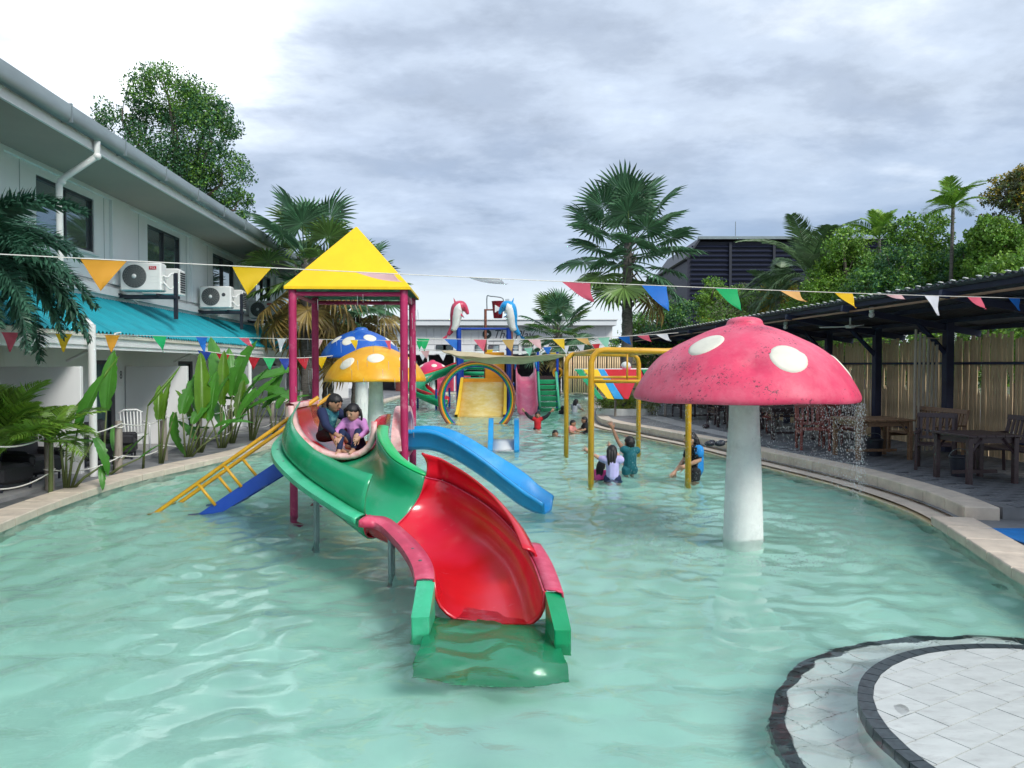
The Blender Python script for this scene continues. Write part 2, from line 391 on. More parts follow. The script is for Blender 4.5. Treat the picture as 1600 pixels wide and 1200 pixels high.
# ground with the pool's hole
def holed(outer, hole, z, name, m, kind='structure', label=None):
    o_ = [Vector((x, y, 0)) for x, y in outer]; h_ = [Vector((p.x, p.y, 0)) for p in hole]
    tris = tessellate_polygon([o_, h_]); pts = o_+h_; vs = [(p.x, p.y, z) for p in pts]; fs = []
    for t in tris:
        a, b, c = (pts[i] for i in t); cr = (b.x-a.x)*(c.y-a.y)-(b.y-a.y)*(c.x-a.x)
        fs.append(tuple(t) if cr > 0 else tuple(reversed(t)))
    mb = MB(); mb.add(vs, fs); return tag(mb.build(name, m), label, kind=kind)
HOLE = offset(EDGE, .30)
holed([(-700, -500), (700, -500), (700, 1200), (-700, 1200)], HOLE, .02, 'ground', M['earth'])
holed([(-24, -5), (20, -5), (20, 63), (-24, 63)], offset(EDGE, .28), .095, 'pool_deck', M['deck'])
mb = MB(); mb.add([(-8, .5, -.5), (7, .5, -.5), (7, 54, -.5), (-8, 54, -.5)], [(0, 1, 2, 3)])
pool_floor = tag(mb.build('pool_floor', M['pool_tile']), 'pale aqua tiled pool floor under the water', kind='structure')
mb = MB(); k = len(EDGE); mb.loft([[(*p.xy, -.52) for p in EDGE+[EDGE[0]]], [(*p.xy, .03) for p in EDGE+[EDGE[0]]]])
tag(mb.build('pool_wall', mat('pool_wall', (.44, .50, .44), .5, .2, 5, dirt=(.25, .26, .22), dscale=4)), kind='structure')
# ------------------------------------------------------------------ water: one closed body with a rippled surface
def ripple(x, y, amp=1.0):
    rs = np.random.RandomState(11); h = np.zeros_like(x)
    for i in range(54):
        lam = .20*(1.058**i); th = rs.normal(.3, .85)+(math.pi/2); kk = 2*math.pi/lam
        slope = .036*math.exp(-((math.log(lam)-math.log(.42))/.75)**2)+.006
        a = slope*lam/(2*math.pi); wob = .6*np.sin(x*(.5+.7*rs.rand())+y*(.2+.6*rs.rand())+i)+.4*np.sin(x*1.3-y*.9+i*2.1)
        h += a*np.sin(kk*(x*math.cos(th)+y*math.sin(th))+rs.rand()*6.28+wob*2.2)
    for cx, cy_, rr, a in ((2.68, 8.86, 1.22, .010), (-.15, 5.3, .3, .003)):       # rings where water pours in
        d = np.sqrt((x-cx)**2+(y-cy_)**2); h += a*np.exp(-((d-rr)/.42)**2)*np.sin(d*38)*(.5+.5*np.sin(np.arctan2(y-cy_, x-cx)*23+d*9))
    return h*amp
def build_water():
    ys = [1.2]
    while ys[-1] < 53.3: ys.append(ys[-1]+max(.032, min(.16, .0055*ys[-1])))
    ys = np.array(ys); xs = np.arange(-7.4, 6.4, .05)
    X, Y = np.meshgrid(xs, ys); Z = ripple(X, Y)
    ny, nx = X.shape
    V = np.stack([X, Y, Z], -1).reshape(-1, 3)
    i = np.arange((ny-1)*(nx-1)); r, c = i//(nx-1), i % (nx-1); q = r*nx+c
    Fq = np.stack([q, q+1, q+nx+1, q+nx], -1)
    # closed bottom and sides (inside the ground)
    b = [(xs[0], ys[0], -.75), (xs[-1], ys[0], -.75), (xs[-1], ys[-1], -.75), (xs[0], ys[-1], -.75)]
    n0 = len(V); V = np.concatenate([V, np.array(b)])
    me = bpy.data.meshes.new('water')
    side = [[n0+3, n0+2, n0+1, n0], list(range(0, nx))[::-1]+[n0, n0+1], list(range((ny-1)*nx, ny*nx))+[n0+2, n0+3],
            [k*nx for k in range(ny)]+[n0+3, n0], [k*nx+nx-1 for k in range(ny)][::-1]+[n0+1, n0+2]]
    me.from_pydata(V.tolist(), [], Fq.tolist()+side)
    sm = [True]*len(Fq)+[False]*5; me.polygons.foreach_set('use_smooth', sm); me.update()
    m = bpy.data.materials.new('pool_water'); m.use_nodes = True; nt = m.node_tree; N = nt.nodes; L = nt.links; N.clear()
    gl = N.new('ShaderNodeBsdfGlass'); gl.inputs['IOR'].default_value = 1.33; gl.inputs['Roughness'].default_value = .0
    tc = N.new('ShaderNodeTexCoord'); mp = N.new('ShaderNodeMapping'); mp.inputs['Scale'].default_value = (1, 1.5, 1)
    L.new(tc.outputs['Object'], mp.inputs[0])
    n1 = N.new('ShaderNodeTexNoise'); n1.inputs['Scale'].default_value = 7; n1.inputs['Detail'].default_value = 3; n1.inputs['Roughness'].default_value = .5
    n1.inputs['Distortion'].default_value = 1.2
    L.new(mp.outputs[0], n1.inputs['Vector'])
    bp = N.new('ShaderNodeBump'); bp.inputs['Strength'].default_value = .12; bp.inputs['Distance'].default_value = .03
    L.new(n1.outputs['Fac'], bp.inputs['Height']); L.new(bp.outputs[0], gl.inputs['Normal'])
    va = N.new('ShaderNodeVolumeAbsorption'); va.inputs['Color'].default_value = (.30, .92, .76, 1); va.inputs['Density'].default_value = .39
    out = N.new('ShaderNodeOutputMaterial'); L.new(gl.outputs[0], out.inputs['Surface']); L.new(va.outputs[0], out.inputs['Volume'])
    me.materials.append(m)
    o = put('water', me); tag(o, 'pale green rippled water filling the wading pool', kind='structure')
build_water()
# ------------------------------------------------------------------ coping stones along the edge
coping = tag(MB().add([(*p.xy, .055) for p in offset(EDGE, .02)]+[(*p.xy, .055) for p in offset(EDGE, .42)],
      [(i, (i+1) % k, k+(i+1) % k, k+i) for i in range(k)]).build('pool_coping', M['coping']), 'pale stone coping around the pool edge', kind='structure')
def stone(a0, a1, b1, b0, z0, z1):
    mb = MB(); c = .012
    top = [Vector((*p.xy, z1)) for p in (a0, a1, b1, b0)]; ce = sum(top, Vector())/4
    rows = [[Vector((*p.xy, z0)) for p in (a0, a1, b1, b0)], [Vector((*p.xy, z1-c)) for p in (a0, a1, b1, b0)],
            [p+(ce-p).normalized()*c*1.4 for p in top]]
    mb.loft(rows, True); mb.add(rows[2], [(0, 1, 2, 3)]); return mb
ST = resample(EDGE, .62); A0 = offset(ST, -.035); B0 = offset(ST, .44)
def gap(p, q, g=.006): d = (q-p).normalized()*g; return p+d, q-d
for i in range(len(ST)):
    j = (i+1) % len(ST)
    a, b = gap(A0[i], A0[j]); c, d = gap(B0[i], B0[j])
    mid = (a+b+c+d)/4
    upper = mid.x > 0 and mid.y > 9.7 and mid.y < 33
    dz = random.uniform(-.003, .003)
    if upper:
        # wet ledge at the water, then the raised kerb behind it
        a2, b2 = gap(*[offset(ST, .33)[q] for q in (i, j)]); 
        stone(a, b, b2, a2, -.08, .028+dz).build('ledge_stone', M['coping_wet'], coping, auto=30)
        c1, d1 = gap(*[offset(ST, .35)[q] for q in (i, j)]); c2, d2 = gap(*[offset(ST, .74)[q] for q in (i, j)])
        stone(c1, d1, d2, c2, -.05, .255+dz).build('kerb_stone', M['coping'], coping, auto=30)
    else:
        stone(a, b, d, c, .02, .125+dz).build('coping_stone', M['coping'], coping, auto=30)
# ------------------------------------------------------------------ raised terrace on the shed side
UP = [p for p in offset(EDGE, .70) if p.x > 0 and 9.45 < p.y < 35]
UP.sort(key=lambda p: -p.y)
poly = [(p.x, p.y) for p in UP]+[(UP[-1].x+.02, 9.42), (19, 9.25), (17, 60), (6.5, 60), (6.2, 40)]
terr = tag(MB().prism(poly, .0, .246).build('terrace', M['deck']), 'raised grey paved terrace beside the pool', kind='structure')
pm = {}
AX = R(3.58); ca, sa = math.cos(AX), math.sin(AX)
pav = MB().box((0, 0, .004), (.392, .192, .016), bev=.004).mesh('paver', M['paver'], auto=30)
def inside(p, poly):
    c = False; n = len(poly)
    for i in range(n):
        x1, y1 = poly[i]; x2, y2 = poly[(i+1) % n]
        if (y1 > p[1]) != (y2 > p[1]) and p[0] < (x2-x1)*(p[1]-y1)/(y2-y1)+x1: c = not c
    return c
npv = 0
for iy in range(0, 60):
    for ix in range(-2, 12):
        lx, ly = 5.2+ix*.4+(.2 if iy % 2 else 0), iy*.2
        p = Vector((7+(lx-7)*ca-ly*sa, 9.55+ly*ca+(lx-7)*sa, .25))
        if npv < 296 and p.x/p.y < .70 and inside((p.x-.1, p.y), poly) and inside((p.x-.25, p.y-.05), poly) and p.y > 9.5:
            o = put('paver', pav, terr, (p.x, p.y, .2475+random.uniform(-.0015, .0015)), (random.uniform(-.0015, .0015), random.uniform(-.0015, .0015), AX)); npv += 1
mb = MB(); P1 = crom([(4.35, 33.5), (4.9, 29), (5.2, 25.5), (5.2, 22), (5.4, 19), (5.75, 16.5)] and [(4.35, 33.5, 0), (4.5, 29, 0), (4.75, 25.5, 0), (5.05, 22, 0), (5.5, 18.5, 0), (6.1, 15.4, 0)], 8)
mb.loft([[(p.x-.42+.2*(i/len(P1)), p.y, .2515) for i, p in enumerate(P1)], [(p.x+.42-.35*(i/len(P1))**2, p.y, .2515) for i, p in enumerate(P1)]])
tag(mb.build('path', M['path']), 'pale concrete strip curving across the grey terrace', kind='structure')
# lower landing with the blue mat
mb = MB(); mb.box((6.9, 8.02, .112), (2.95, 1.55, .022), bev=.008)
tag(mb.build('rubber_mat', mat('mat_blue', (.008, .17, .50), .55, .15, 6, .3, 90), auto=30), 'bright blue mat lying on the lower deck below the terrace', 'mat')
# ------------------------------------------------------------------ round entry steps
def clip_circle(poly, c, r, n=40):
    out = [Vector(p) for p in poly]
    for i in range(n):
        a = 2*math.pi*i/n; nx, ny = math.cos(a), math.sin(a); src = out; out = []
        for p, q in zip(src, src[1:]+src[:1]):
            dp = (p.x-c[0])*nx+(p.y-c[1])*ny-r; dq = (q.x-c[0])*nx+(q.y-c[1])*ny-r
            if dp <= 0: out.append(p)
            if dp*dq < 0: out.append(p.lerp(q, dp/(dp-dq)))
        if len(out) < 3: return []
    return out
def round_step(c, r, z, zlow, hole=None):
    mb = MB(); n = 72; mb.loft([[(c[0]+r*math.cos(t*2*math.pi/n), c[1]+r*math.sin(t*2*math.pi/n), zz) for t in range(n)] for zz in (zlow, z-.004)], True)
    mb.add([(c[0]+r*math.cos(t*2*math.pi/n), c[1]+r*math.sin(t*2*math.pi/n), z-.004) for t in range(n)], [tuple(range(n))])
    s = tag(mb.build('pool_step', mat('step_grout', (.74, .75, .72), .6, .1, 4), auto=40), kind='structure')
    tw, th = .30, .20; cnt = 0
    ri = (hole or 0)
    for iy in range(-12, 13):
        for ix in range(-9, 10):
            x0 = ix*tw+(tw/2 if iy % 2 else 0); y0 = iy*th; g = .0035
            q = [Vector((x, y, 0)) for x, y in ((x0+g, y0+g), (x0+tw-g, y0+g), (x0+tw-g, y0+th-g), (x0+g, y0+th-g))]
            q = [Vector((c[0]+p.x*.86-p.y*.5, c[1]+p.x*.5+p.y*.86, 0)) for p in q]
            q = clip_circle(q, c, r-.083)
            if len(q) < 3: continue
            ce = sum(q, Vector())/len(q)
            if ce.x > 4.6 or ce.y < 2.6 or (ce-Vector((c[0], c[1], 0))).length < ri-.25: continue
            zz = z+.006+random.uniform(-.0008, .0008)
            mb = MB(); mb.loft([[(p.x, p.y, z-.006) for p in q], [(p.x, p.y, zz) for p in q]], True)
            mb.add([(p.x, p.y, zz) for p in q], [tuple(range(len(q)))]); mb.build('tile', M['pale_tile'] if hole else M['top_tile'], s)
    n = int(2*math.pi*r/.115)
    for i in range(n):
        a0, a1 = 2*math.pi*(i+.03)/n, 2*math.pi*(i+.97)/n
        if c[0]+r*math.cos(a0) > 4.7: continue
        mb = MB(); pts = [(c[0]+rr*math.cos(a), c[1]+rr*math.sin(a)) for rr, a in ((r-.078, a0), (r-.078, a1), (r+.006, a1), (r+.006, a0))]
        mb.loft([[(*p, z-.09) for p in pts], [(*p, z+.008) for p in pts]], True); mb.add([(*p, z+.008) for p in pts], [(3, 2, 1, 0)])
        mb.build('edge_tile', M['black_tile'], s)
    return s
SC = (3.32, 3.98)
round_step(SC, 1.86, -.25, -.5, 1.37); round_step(SC, 1.37, .032, -.3)
# ------------------------------------------------------------------ slide tower
TC = (-2.19, 10.85); TA = R(3); tcos, tsin = math.cos(TA), math.sin(TA)
def tw(x, y, z): return Vector((TC[0]+x*tcos-y*tsin, TC[1]+x*tsin+y*tcos, z))
tower = thing('slide_tower', 'yellow pyramid roofed slide tower with winding green and red water slide in front', 'water slide', (TC[0], TC[1], 0))
H = .725
for sx, sy in ((-1, -1), (1, -1), (-1, 1), (1, 1)):
    mb = MB(); mb.tube([tw(sx*H, sy*H, -.5), tw(sx*H, sy*H, 1.5), tw(sx*H, sy*H, 3.0)], .052, 14); mb.build('post', M['crimson'], tower, auto=40, world=True)
for z, r in ((2.93, .03), (.76, .04)):
    for a, b in (((-1, -1), (1, -1)), ((1, -1), (1, 1)), ((1, 1), (-1, 1)), ((-1, 1), (-1, -1))):
        mb = MB(); mb.tube([tw(a[0]*H, a[1]*H, z), tw(b[0]*H, b[1]*H, z)], r, 8); mb.build('beam', M['crimson'], tower, auto=40, world=True)
mb = MB(); mb.box((0, 0, .80), (1.4, 1.4, .05)); mb.v = [tuple(tw(*p)) for p in mb.v]
mb.build('platform', M['crimson'], tower, world=True)
E = .82
mb = MB(); ap = tw(0, 0, 3.95); cs = [tw(x*E, y*E, 3.02) for x, y in ((-1, -1), (1, -1), (1, 1), (-1, 1))]; cl = [p-Vector((0, 0, .035)) for p in cs]
mb.loft([cl, cs], True); mb.add(cs+[ap], [(0, 1, 4), (1, 2, 4), (2, 3, 4), (3, 0, 4)])
roof = mb.build('roof', M['yellow'], tower, world=True, bevel=.012)
mb = MB(); mb.add([tw(x*E*.985, y*E*.985, 2.982) for x, y in ((-1, -1), (-1, 1), (1, 1), (1, -1))]+[tw(0, 0, 3.25)], [(0, 1, 4), (1, 2, 4), (2, 3, 4), (3, 0, 4)])
mb.build('roof_lining', mat('lining_green', (.012, .16, .07), .6, .2, 3), roof, world=True)
# --- main slide, surveyed as pairs of rim points (left rim, right rim, trough depth)
SEC = [((-2.80, 9.85, 1.12), (-1.72, 9.85, 1.21), .42), ((-2.49, 8.52, .97), (-1.56, 9.0, 1.10), .42), ((-2.15, 8.02, .83), (-1.34, 8.44, .98), .40),
       ((-1.76, 7.55, .71), (-1.12, 8.15, .90), .41), ((-1.38, 7.22, .58), (-.917, 8.09, .82), .43), ((-1.18, 7.26, .53), (-.68, 8.17, .74), .43),
       ((-.92, 6.89, .45), (-.25, 7.58, .61), .40), ((-.75, 6.55, .39), (.03, 6.96, .48), .36), ((-.65, 6.25, .345), (.175, 6.37, .38), .36), ((-.61, 5.98, .31), (.25, 5.76, .29), .36)]
SEC[0] = ((-2.80, 9.85, 1.12), (-1.72, 9.85, 1.21), .40)
SEC.insert(1, ((-2.70, 9.15, 1.05), (-1.66, 9.42, 1.16), .41))
SN = 8
Ls = crom([s[0] for s in SEC], SN); Rs = crom([s[1] for s in SEC], SN); Ds = [p.x for p in crom([(s[2], 0, 0) for s in SEC], SN)]
NS = len(Ls); SEAM = 5*SN
def frame(i):
    L_, R_ = Ls[i], Rs[i]; c = (L_+R_)/2
    c0 = (Ls[max(i-1, 0)]+Rs[max(i-1, 0)])/2; c1 = (Ls[min(i+1, NS-1)]+Rs[min(i+1, NS-1)])/2
    fw = (c1-c0).normalized(); ac = (R_-L_).normalized(); dn = fw.cross(ac); dn = dn if dn.z < 0 else -dn
    return L_, R_, c, fw, ac, dn.normalized()
def trough(i, n=14):
    L_, R_, c, fw, ac, dn = frame(i); hw = (R_-L_).length/2; out = []
    for a in range(n+1):
        t = math.pi*a/n; x = -math.cos(t); y = math.sin(t)**.62
        out.append(c+ac*hw*x+dn*Ds[i]*y)
    return out
def pieces(i0, i1, fn): return [fn(i) for i in range(i0, i1+1)]
mb = MB(); mb.loft(pieces(0, SEAM, trough))
slide = mb.build('water_slide', M['green_grp'], tower, smooth=True, world=True, solid=.022, offset=0)
slide['label'] = 'winding open chute, green above and red below'
mb = MB(); mb.loft(pieces(SEAM, NS-1, trough)); red = mb.build('red_trough', M['red_grp'], slide, smooth=True, world=True, solid=.022, offset=0)
mb = MB(); mb.tube([p+frame(SEAM)[3]*.004-frame(SEAM)[5]*.008 for p in trough(SEAM)], .007, 6); mb.build('joint_strip', M['red_faded'], slide, world=True, smooth=True)
def flange(i, side, w_, drop):
    L_, R_, c, fw, ac, dn = frame(i); p = L_ if side < 0 else R_; s = ac*side; s = Vector((s.x, s.y, s.z*.2)).normalized()
    return [p-Vector((0, 0, -.012)), p+s*w_*.6+Vector((0, 0, .010)), p+s*w_+Vector((0, 0, -.004)), p+s*w_*1.03-Vector((0, 0, drop))]
def flg(i0, i1, side, w_, drop, name, m): 
    mb = MB(); mb.loft(pieces(i0, i1, lambda i: flange(i, side, w_, drop)))
    return mb.build(name, m, slide, auto=50, world=True, solid=.014, offset=0)
flg(0, SEAM, -1, .15, .05, 'flange', M['green_pale']); flg(SEAM+1, NS-1, -1, .155, .06, 'flange', M['red_faded'])
flg(0, SEAM, 1, .13, .05, 'flange', M['green_bright']); flg(NS-1-int(1.6*SN), NS-1, 1, .135, .06, 'flange', M['red_faded'])
# splash guards standing on the outer rims
GL = [.40, .33, .30, .27, .30, .36]; GR = [.28, .27, .25, .21, .17, .10]
def guard(i, i0, i1, hs, side):
    L_, R_, c, fw, ac, dn = frame(i); u = (i-i0)/(i1-i0)*(len(hs)-1); a = min(int(u), len(hs)-2); h = hs[a]+(hs[a+1]-hs[a])*(u-a)
    p = L_ if side < 0 else R_; q = []
    up = (Vector((0, 0, 1))*.8-dn*.2).normalized()
    for t in (0, .25, .5, .75, 1): q.append(p+up*h*t-ac*side*(.10*t*t-.03*math.sin(t*3.14))+ac*side*.012)
    return q
mb = MB(); mb.loft([guard(i, 0, SEAM, GL, -1) for i in range(0, SEAM+1)]); mb.build('splash_guard', M['green_grp'], slide, smooth=True, world=True, solid=.02, offset=0)
RI = NS-1-SN
mb = MB(); mb.loft([guard(i, SEAM, RI, GR, 1) for i in range(SEAM, RI+1)]); mb.build('splash_guard', M['red_grp'], slide, smooth=True, world=True, solid=.02, offset=0)
mb = MB(); mb.tube([Rs[i]-frame(i)[4]*.012 for i in range(SEAM, NS)], .007, 6); mb.build('joint_strip', M['red_faded'], slide, world=True, smooth=True)
bolt = MB().lathe([(.016, 0), (.016, .008), (.009, .014), (0, .015)], 8).mesh('bolt', M['bolt'], auto=40)
for i in (6, 12, 18, 25, 32, 38, 48, 54, 62, 69):
    L_, R_, c, fw, ac, dn = frame(i); p = L_-ac*.085+Vector((0, 0, .014)); p = mw(slide).inverted()@p
    put('bolt', bolt, slide, p, scale=(1.1, 1.1, 1))
# exit plate and green side blocks
mb = MB(); rows = []
for y, z in ((6.02, -.05), (5.8, -.07), (5.45, -.14), (5.0, -.23)):
    rows.append([(-.64-(6.02-y)*.03, y, z+.05), (-.5, y, z), (-.2, y-.04, z-.015), (.1, y-.03, z-.01), (.34+(6.02-y)*.03, y, z+.03)])
mb.loft(rows); mb.build('exit_plate', M['green_grp'], slide, smooth=True, world=True, solid=.03)
for pts in (((-.745, 6.0, .30), (-.605, 6.0, .305), (-.61, 5.62, .14), (-.745, 5.62, .135)), ((.25, 5.76, .285), (.385, 5.78, .28), (.425, 5.45, .10), (.305, 5.45, .10))):
    mb = MB(); top = [Vector(p) for p in pts]; bot = [Vector((p.x, p.y, -.2)) for p in top]
    mb.loft([bot, top], True); mb.add(top, [(0, 1, 2, 3)]); mb.add(bot, [(3, 2, 1, 0)])
    mb.build('side_block', M['green_grp'] if pts[0][0] > 0 else M['green_pale'], slide, world=True, bevel=.012)
for x, y, z in ((-1.16, 7.35, .34), (-.45, 7.05, -.03), (-2.2, 8.6, .55)):
    mb = MB(); mb.tube([(x, y, -.5), (x, y, z)], .035, 8); mb.build('leg', M['metal_grey'], slide, auto=40, world=True)
# --- watermelon bowl between the front posts
def bowl(y, hw, dep, zt, n=18, inset=0.0, lift=0.0):
    out = []
    for a in range(n+1):
        t = math.pi*a/n; x = -math.cos(t); d = math.sin(t)**.7
        out.append(Vector((TC[0]-.07+x*(hw-inset), y, zt-(dep-lift)*d+(.10*x*-1))))
    return out
ylist = [9.72, 9.9, 10.15, 10.5, 10.9]; dd = [.56, .57, .58, .56, .5]; zt = [1.38, 1.40, 1.42, 1.42, 1.4]
mb = MB(); mb.loft([bowl(y, .54, d, z) for y, d, z in zip(ylist, dd, zt)])
bw = mb.build('bowl', mat('melon', (.55, .006, .012), .25, .15, 4, coat=.4, dirt=(.74, .38, .40), dscale=6.5, dlo=.62, dhi=.68), tower, smooth=True, world=True, solid=.03, offset=1)
rindm = mat('rind', (.80, .50, .48), .45, .2, 8, dirt=(.62, .07, .09), dscale=7, dlo=.52, dhi=.72)
rows = []
for y, ins, li in ((9.66, -.02, -.01), (9.655, .03, .04), (9.69, .05, .055), (9.77, .052, .058)): rows.append(bowl(y, .54, .56, 1.385, inset=ins, lift=li))
mb = MB(); mb.loft(rows); mb.build('rind', rindm, bw, smooth=True, world=True, solid=.02, offset=0)
rows = []
for dx, dz in ((-.05, -.03), (-.05, .012), (.0, .02), (.06, -.0), (.06, -.05)):
    rows.append([bowl(y, .54, .57, 1.40)[0]+Vector((dx, 0, dz)) for y in (9.66, 9.9, 10.3, 10.9)])
mb = MB(); mb.loft(rows); mb.build('rind', rindm, bw, smooth=True, world=True)
# arch of rind over the side opening to the blue slide
rows = []
for t in range(15):
    a = math.pi*t/14; y = 10.62+.50*math.cos(math.pi-a)*1.0; z = .86+.50*math.sin(a)**.8
    rows.append([Vector((-1.60, y, z)), Vector((-1.60, y+(.06*math.cos(a)*-1)*-1, z+.07)), Vector((-1.42, y, z+.075)), Vector((-1.42, y, z))])
mb = MB(); mb.loft(rows, True); mb.build('rind', rindm, bw, auto=50, world=True)
# --- light blue side slide to the right
pth = crom([(-1.48, 10.9, .82), (-1.1, 10.88, .82), (-.72, 10.82, .68), (-.2, 10.7, .36), (.22, 10.55, .08), (.50, 10.47, -.03)], 6)
def sidechute(pth, hw, wall, lean=.03):
    rows = []
    for i, p in enumerate(pth):
        t = (pth[min(i+1, len(pth)-1)]-pth[max(i-1, 0)]); t.z = 0; t.normalize(); s = Vector((t.y, -t.x, 0))      # towards the camera side
        f = i/(len(pth)-1); h = wall*(1-.35*max(0, f-.75)/.25)
        rows.append([p+s*(hw+.03)+Vector((0, 0, h-.05)), p+s*(hw+.028)+Vector((0, 0, h)), p+s*hw+Vector((0, 0, h)), p+s*(hw-.03)+Vector((0, 0, .06)), p+s*(hw-.1), p-s*(hw-.1), p-s*(hw-.03)+Vector((0, 0, .06)),
                     p-s*hw+Vector((0, 0, h)), p-s*(hw+.028)+Vector((0, 0, h)), p-s*(hw+.03)+Vector((0, 0, h-.05))])
    return rows
mb = MB(); mb.loft(sidechute(pth, .29, .27)); mb.build('blue_slide', M['blue_grp'], tower, smooth=True, world=True, solid=.03, offset=0, label='short light blue straight slide')
# --- dark blue stair with yellow handrails on the other side
pth = [Vector((-2.93, 10.75, .80)), Vector((-4.25, 10.75, -.12))]
st = None
for s in (-1, 1):
    mb = MB(); y = 10.75+s*.33
    mb.add([(-2.93, y-.02, .86), (-2.93, y-.02, .62), (-4.42, y-.02, -.30), (-4.42, y-.02, -.13), (-2.93, y+.02, .86), (-2.93, y+.02, .62), (-4.42, y+.02, -.30), (-4.42, y+.02, -.13)],
           [(0, 3, 2, 1), (4, 5, 6, 7), (0, 4, 7, 3), (1, 2, 6, 5), (0, 1, 5, 4), (3, 7, 6, 2)])
    o = mb.build('stair' if st is None else 'side_board', M['blue_dark'], tower if st is None else st, world=True)
    st = st or o
for i in range(5):
    mb = MB(); x = -3.1-i*.27; z = .66-i*.19; mb.box((x, 10.75, z), (.22, .64, .04)); mb.build('tread', M['blue_dark'], st, world=True)
for s in (-1, 1):
    y = 10.75+s*.36
    a, b = Vector((-2.62, y, 1.56)), Vector((-4.85, y, -.02)); n_ = Vector((-.58, 0, -.81)) 
    mb = MB(); mb.tube([a, a.lerp(b, .5), b, b+Vector((-.08, 0, -.2))], .028, 10); mb.build('handrail', M['pipe_yellow'], st, smooth=True, world=True)
    for u in (.58, .74):
        p = a.lerp(b, u); mb = MB(); mb.tube([p, p+Vector((.24, 0, -.30))], .022, 8); mb.build('rail_post', M['pipe_yellow'], st, smooth=True, world=True)
# --- water trickling from the roof edge
mb = MB(); rs = random.Random(3)
for k_ in range(150):
    e = rs.random(); side = rs.choice((0, 1, 2, 3)); t = (e*2-1)*E
    p = [tw(t, -E, 0), tw(E, t, 0), tw(t, E, 0), tw(-E, t, 0)][side]; z = 2.97-rs.random()*1.9; L_ = rs.uniform(.04, .16)
    mb.tube([(p.x, p.y, z), (p.x+.004, p.y, z-L_)], [.0028, .0016], 4, cap=False)
tag(mb.build('roof_drips', M['water_white']), 'thin strings of water falling from the yellow roof', 'water', kind='stuff')
# ------------------------------------------------------------------ mushrooms
CAP = [(1.02, 1.66), (1.20, 1.60), (1.235, 1.605), (1.24, 1.66), (1.19, 1.77), (1.09, 1.93), (.97, 2.07), (.80, 2.20), (.63, 2.29), (.45, 2.375), (.30, 2.43)]
KNOB = [(.215, 2.455), (.195, 2.50), (.16, 2.53), (.08, 2.55), (.001, 2.552)]
def cap_z(prof, r):
    pr = sorted([p for p in prof if p[1] > 1.63 and p[0] > 0 and prof.index(p) > 2]); 
    for (a, za), (b, zb) in zip(pr, pr[1:]):
        if a <= r <= b: return za+(zb-za)*(r-a)/(b-a)
    return pr[-1][1] if r > pr[-1][0] else pr[0][1]
def mushroom(label, loc, capm, spots, stem_h=0.0, scale=1.0, knob=True, dent=None, stems=1, group='toadstool fountains in the pool'):
    t = thing('mushroom_fountain', label, 'mushroom fountain', loc, group=group)
    pr = CAP+(KNOB if knob else [(.16, 2.455), (.001, 2.47)])
    cc = crom([(r, z, 0) for r, z in pr], 3); pr2 = [(max(p.x, .0005), p.y) for p in cc]
    def wob(r, z, an):
        w_ = .012*math.sin(an*3+1)+.008*math.sin(an*7)
        if dent and z > 1.7:
            d = math.hypot((an-dent[0])*r, (z-dent[1])*1.2); 
            if d < .19: q = math.cos(d/.19*math.pi/2)**2; r -= .065*q; z -= .02*q
        return r*(1+w_*(r > .3)), z+w_*.6*(r > .9)
    mb = MB(); mb.lathe(pr2, 72, wob=wob)
    mb.v = [(x*scale, y*scale, z*scale+stem_h) for x, y, z in mb.v]
    cap = mb.build('cap', capm, t, smooth=True)
    for az, r0, rad in spots:
        mb = MB(); n = 24; z0 = cap_z(CAP, r0); rows = []
        cen = Vector((r0*math.sin(az), -r0*math.cos(az), z0)); dz = (cap_z(CAP, r0+.03)-cap_z(CAP, r0-.03))/.06
        nrm = Vector((-dz*math.sin(az), dz*math.cos(az), 1)).normalized(); tx = Vector((math.cos(az), math.sin(az), 0)); ty = nrm.cross(tx)
        for q in (0.001, .5, .85, 1.0, 1.05):
            row = []
            for a in range(n):
                aa = 2*math.pi*a/n; p = cen+(tx*math.cos(aa)+ty*math.sin(aa))*rad*min(q, 1.03)*(1+.05*math.sin(aa*2+az)); r_ = math.hypot(p.x, p.y)
                zz = cap_z(CAP, r_) if r_ < 1.22 else p.z
                ra, za = wob(r_, zz, math.atan2(p.x, -p.y) % (2*math.pi)); pz = Vector((p.x*ra/max(r_, 1e-6), p.y*ra/max(r_, 1e-6), za))
                off = {0.001: .014, .5: .014, .85: .012, 1.0: .004, 1.05: -.03}[q]
                row.append(pz+nrm*off)
            rows.append(row)
        mb.loft(rows, True); mb.v = [(x*scale, y*scale, z*scale+stem_h) for x, y, z in mb.v]
        mb.build('spot', M['spot_white'], cap, smooth=True)
    mb = MB(); zt = 1.72*scale+stem_h
    mb.lathe([(.235*scale, -.5), (.225*scale, 0), (.2*scale, zt*.45), (.172*scale, zt*.8), (.165*scale, zt), (.19*scale, zt+.1*scale)], 40)
    mb.build('stem', M['concrete_white'], t, smooth=True)
    return t
pinkm = mat('mush_pink', (.70, .05, .125), .5, .12, 2.5, .4, 22, dirt=(.76, .20, .27), dscale=1.5, dlo=.42, dhi=.75)
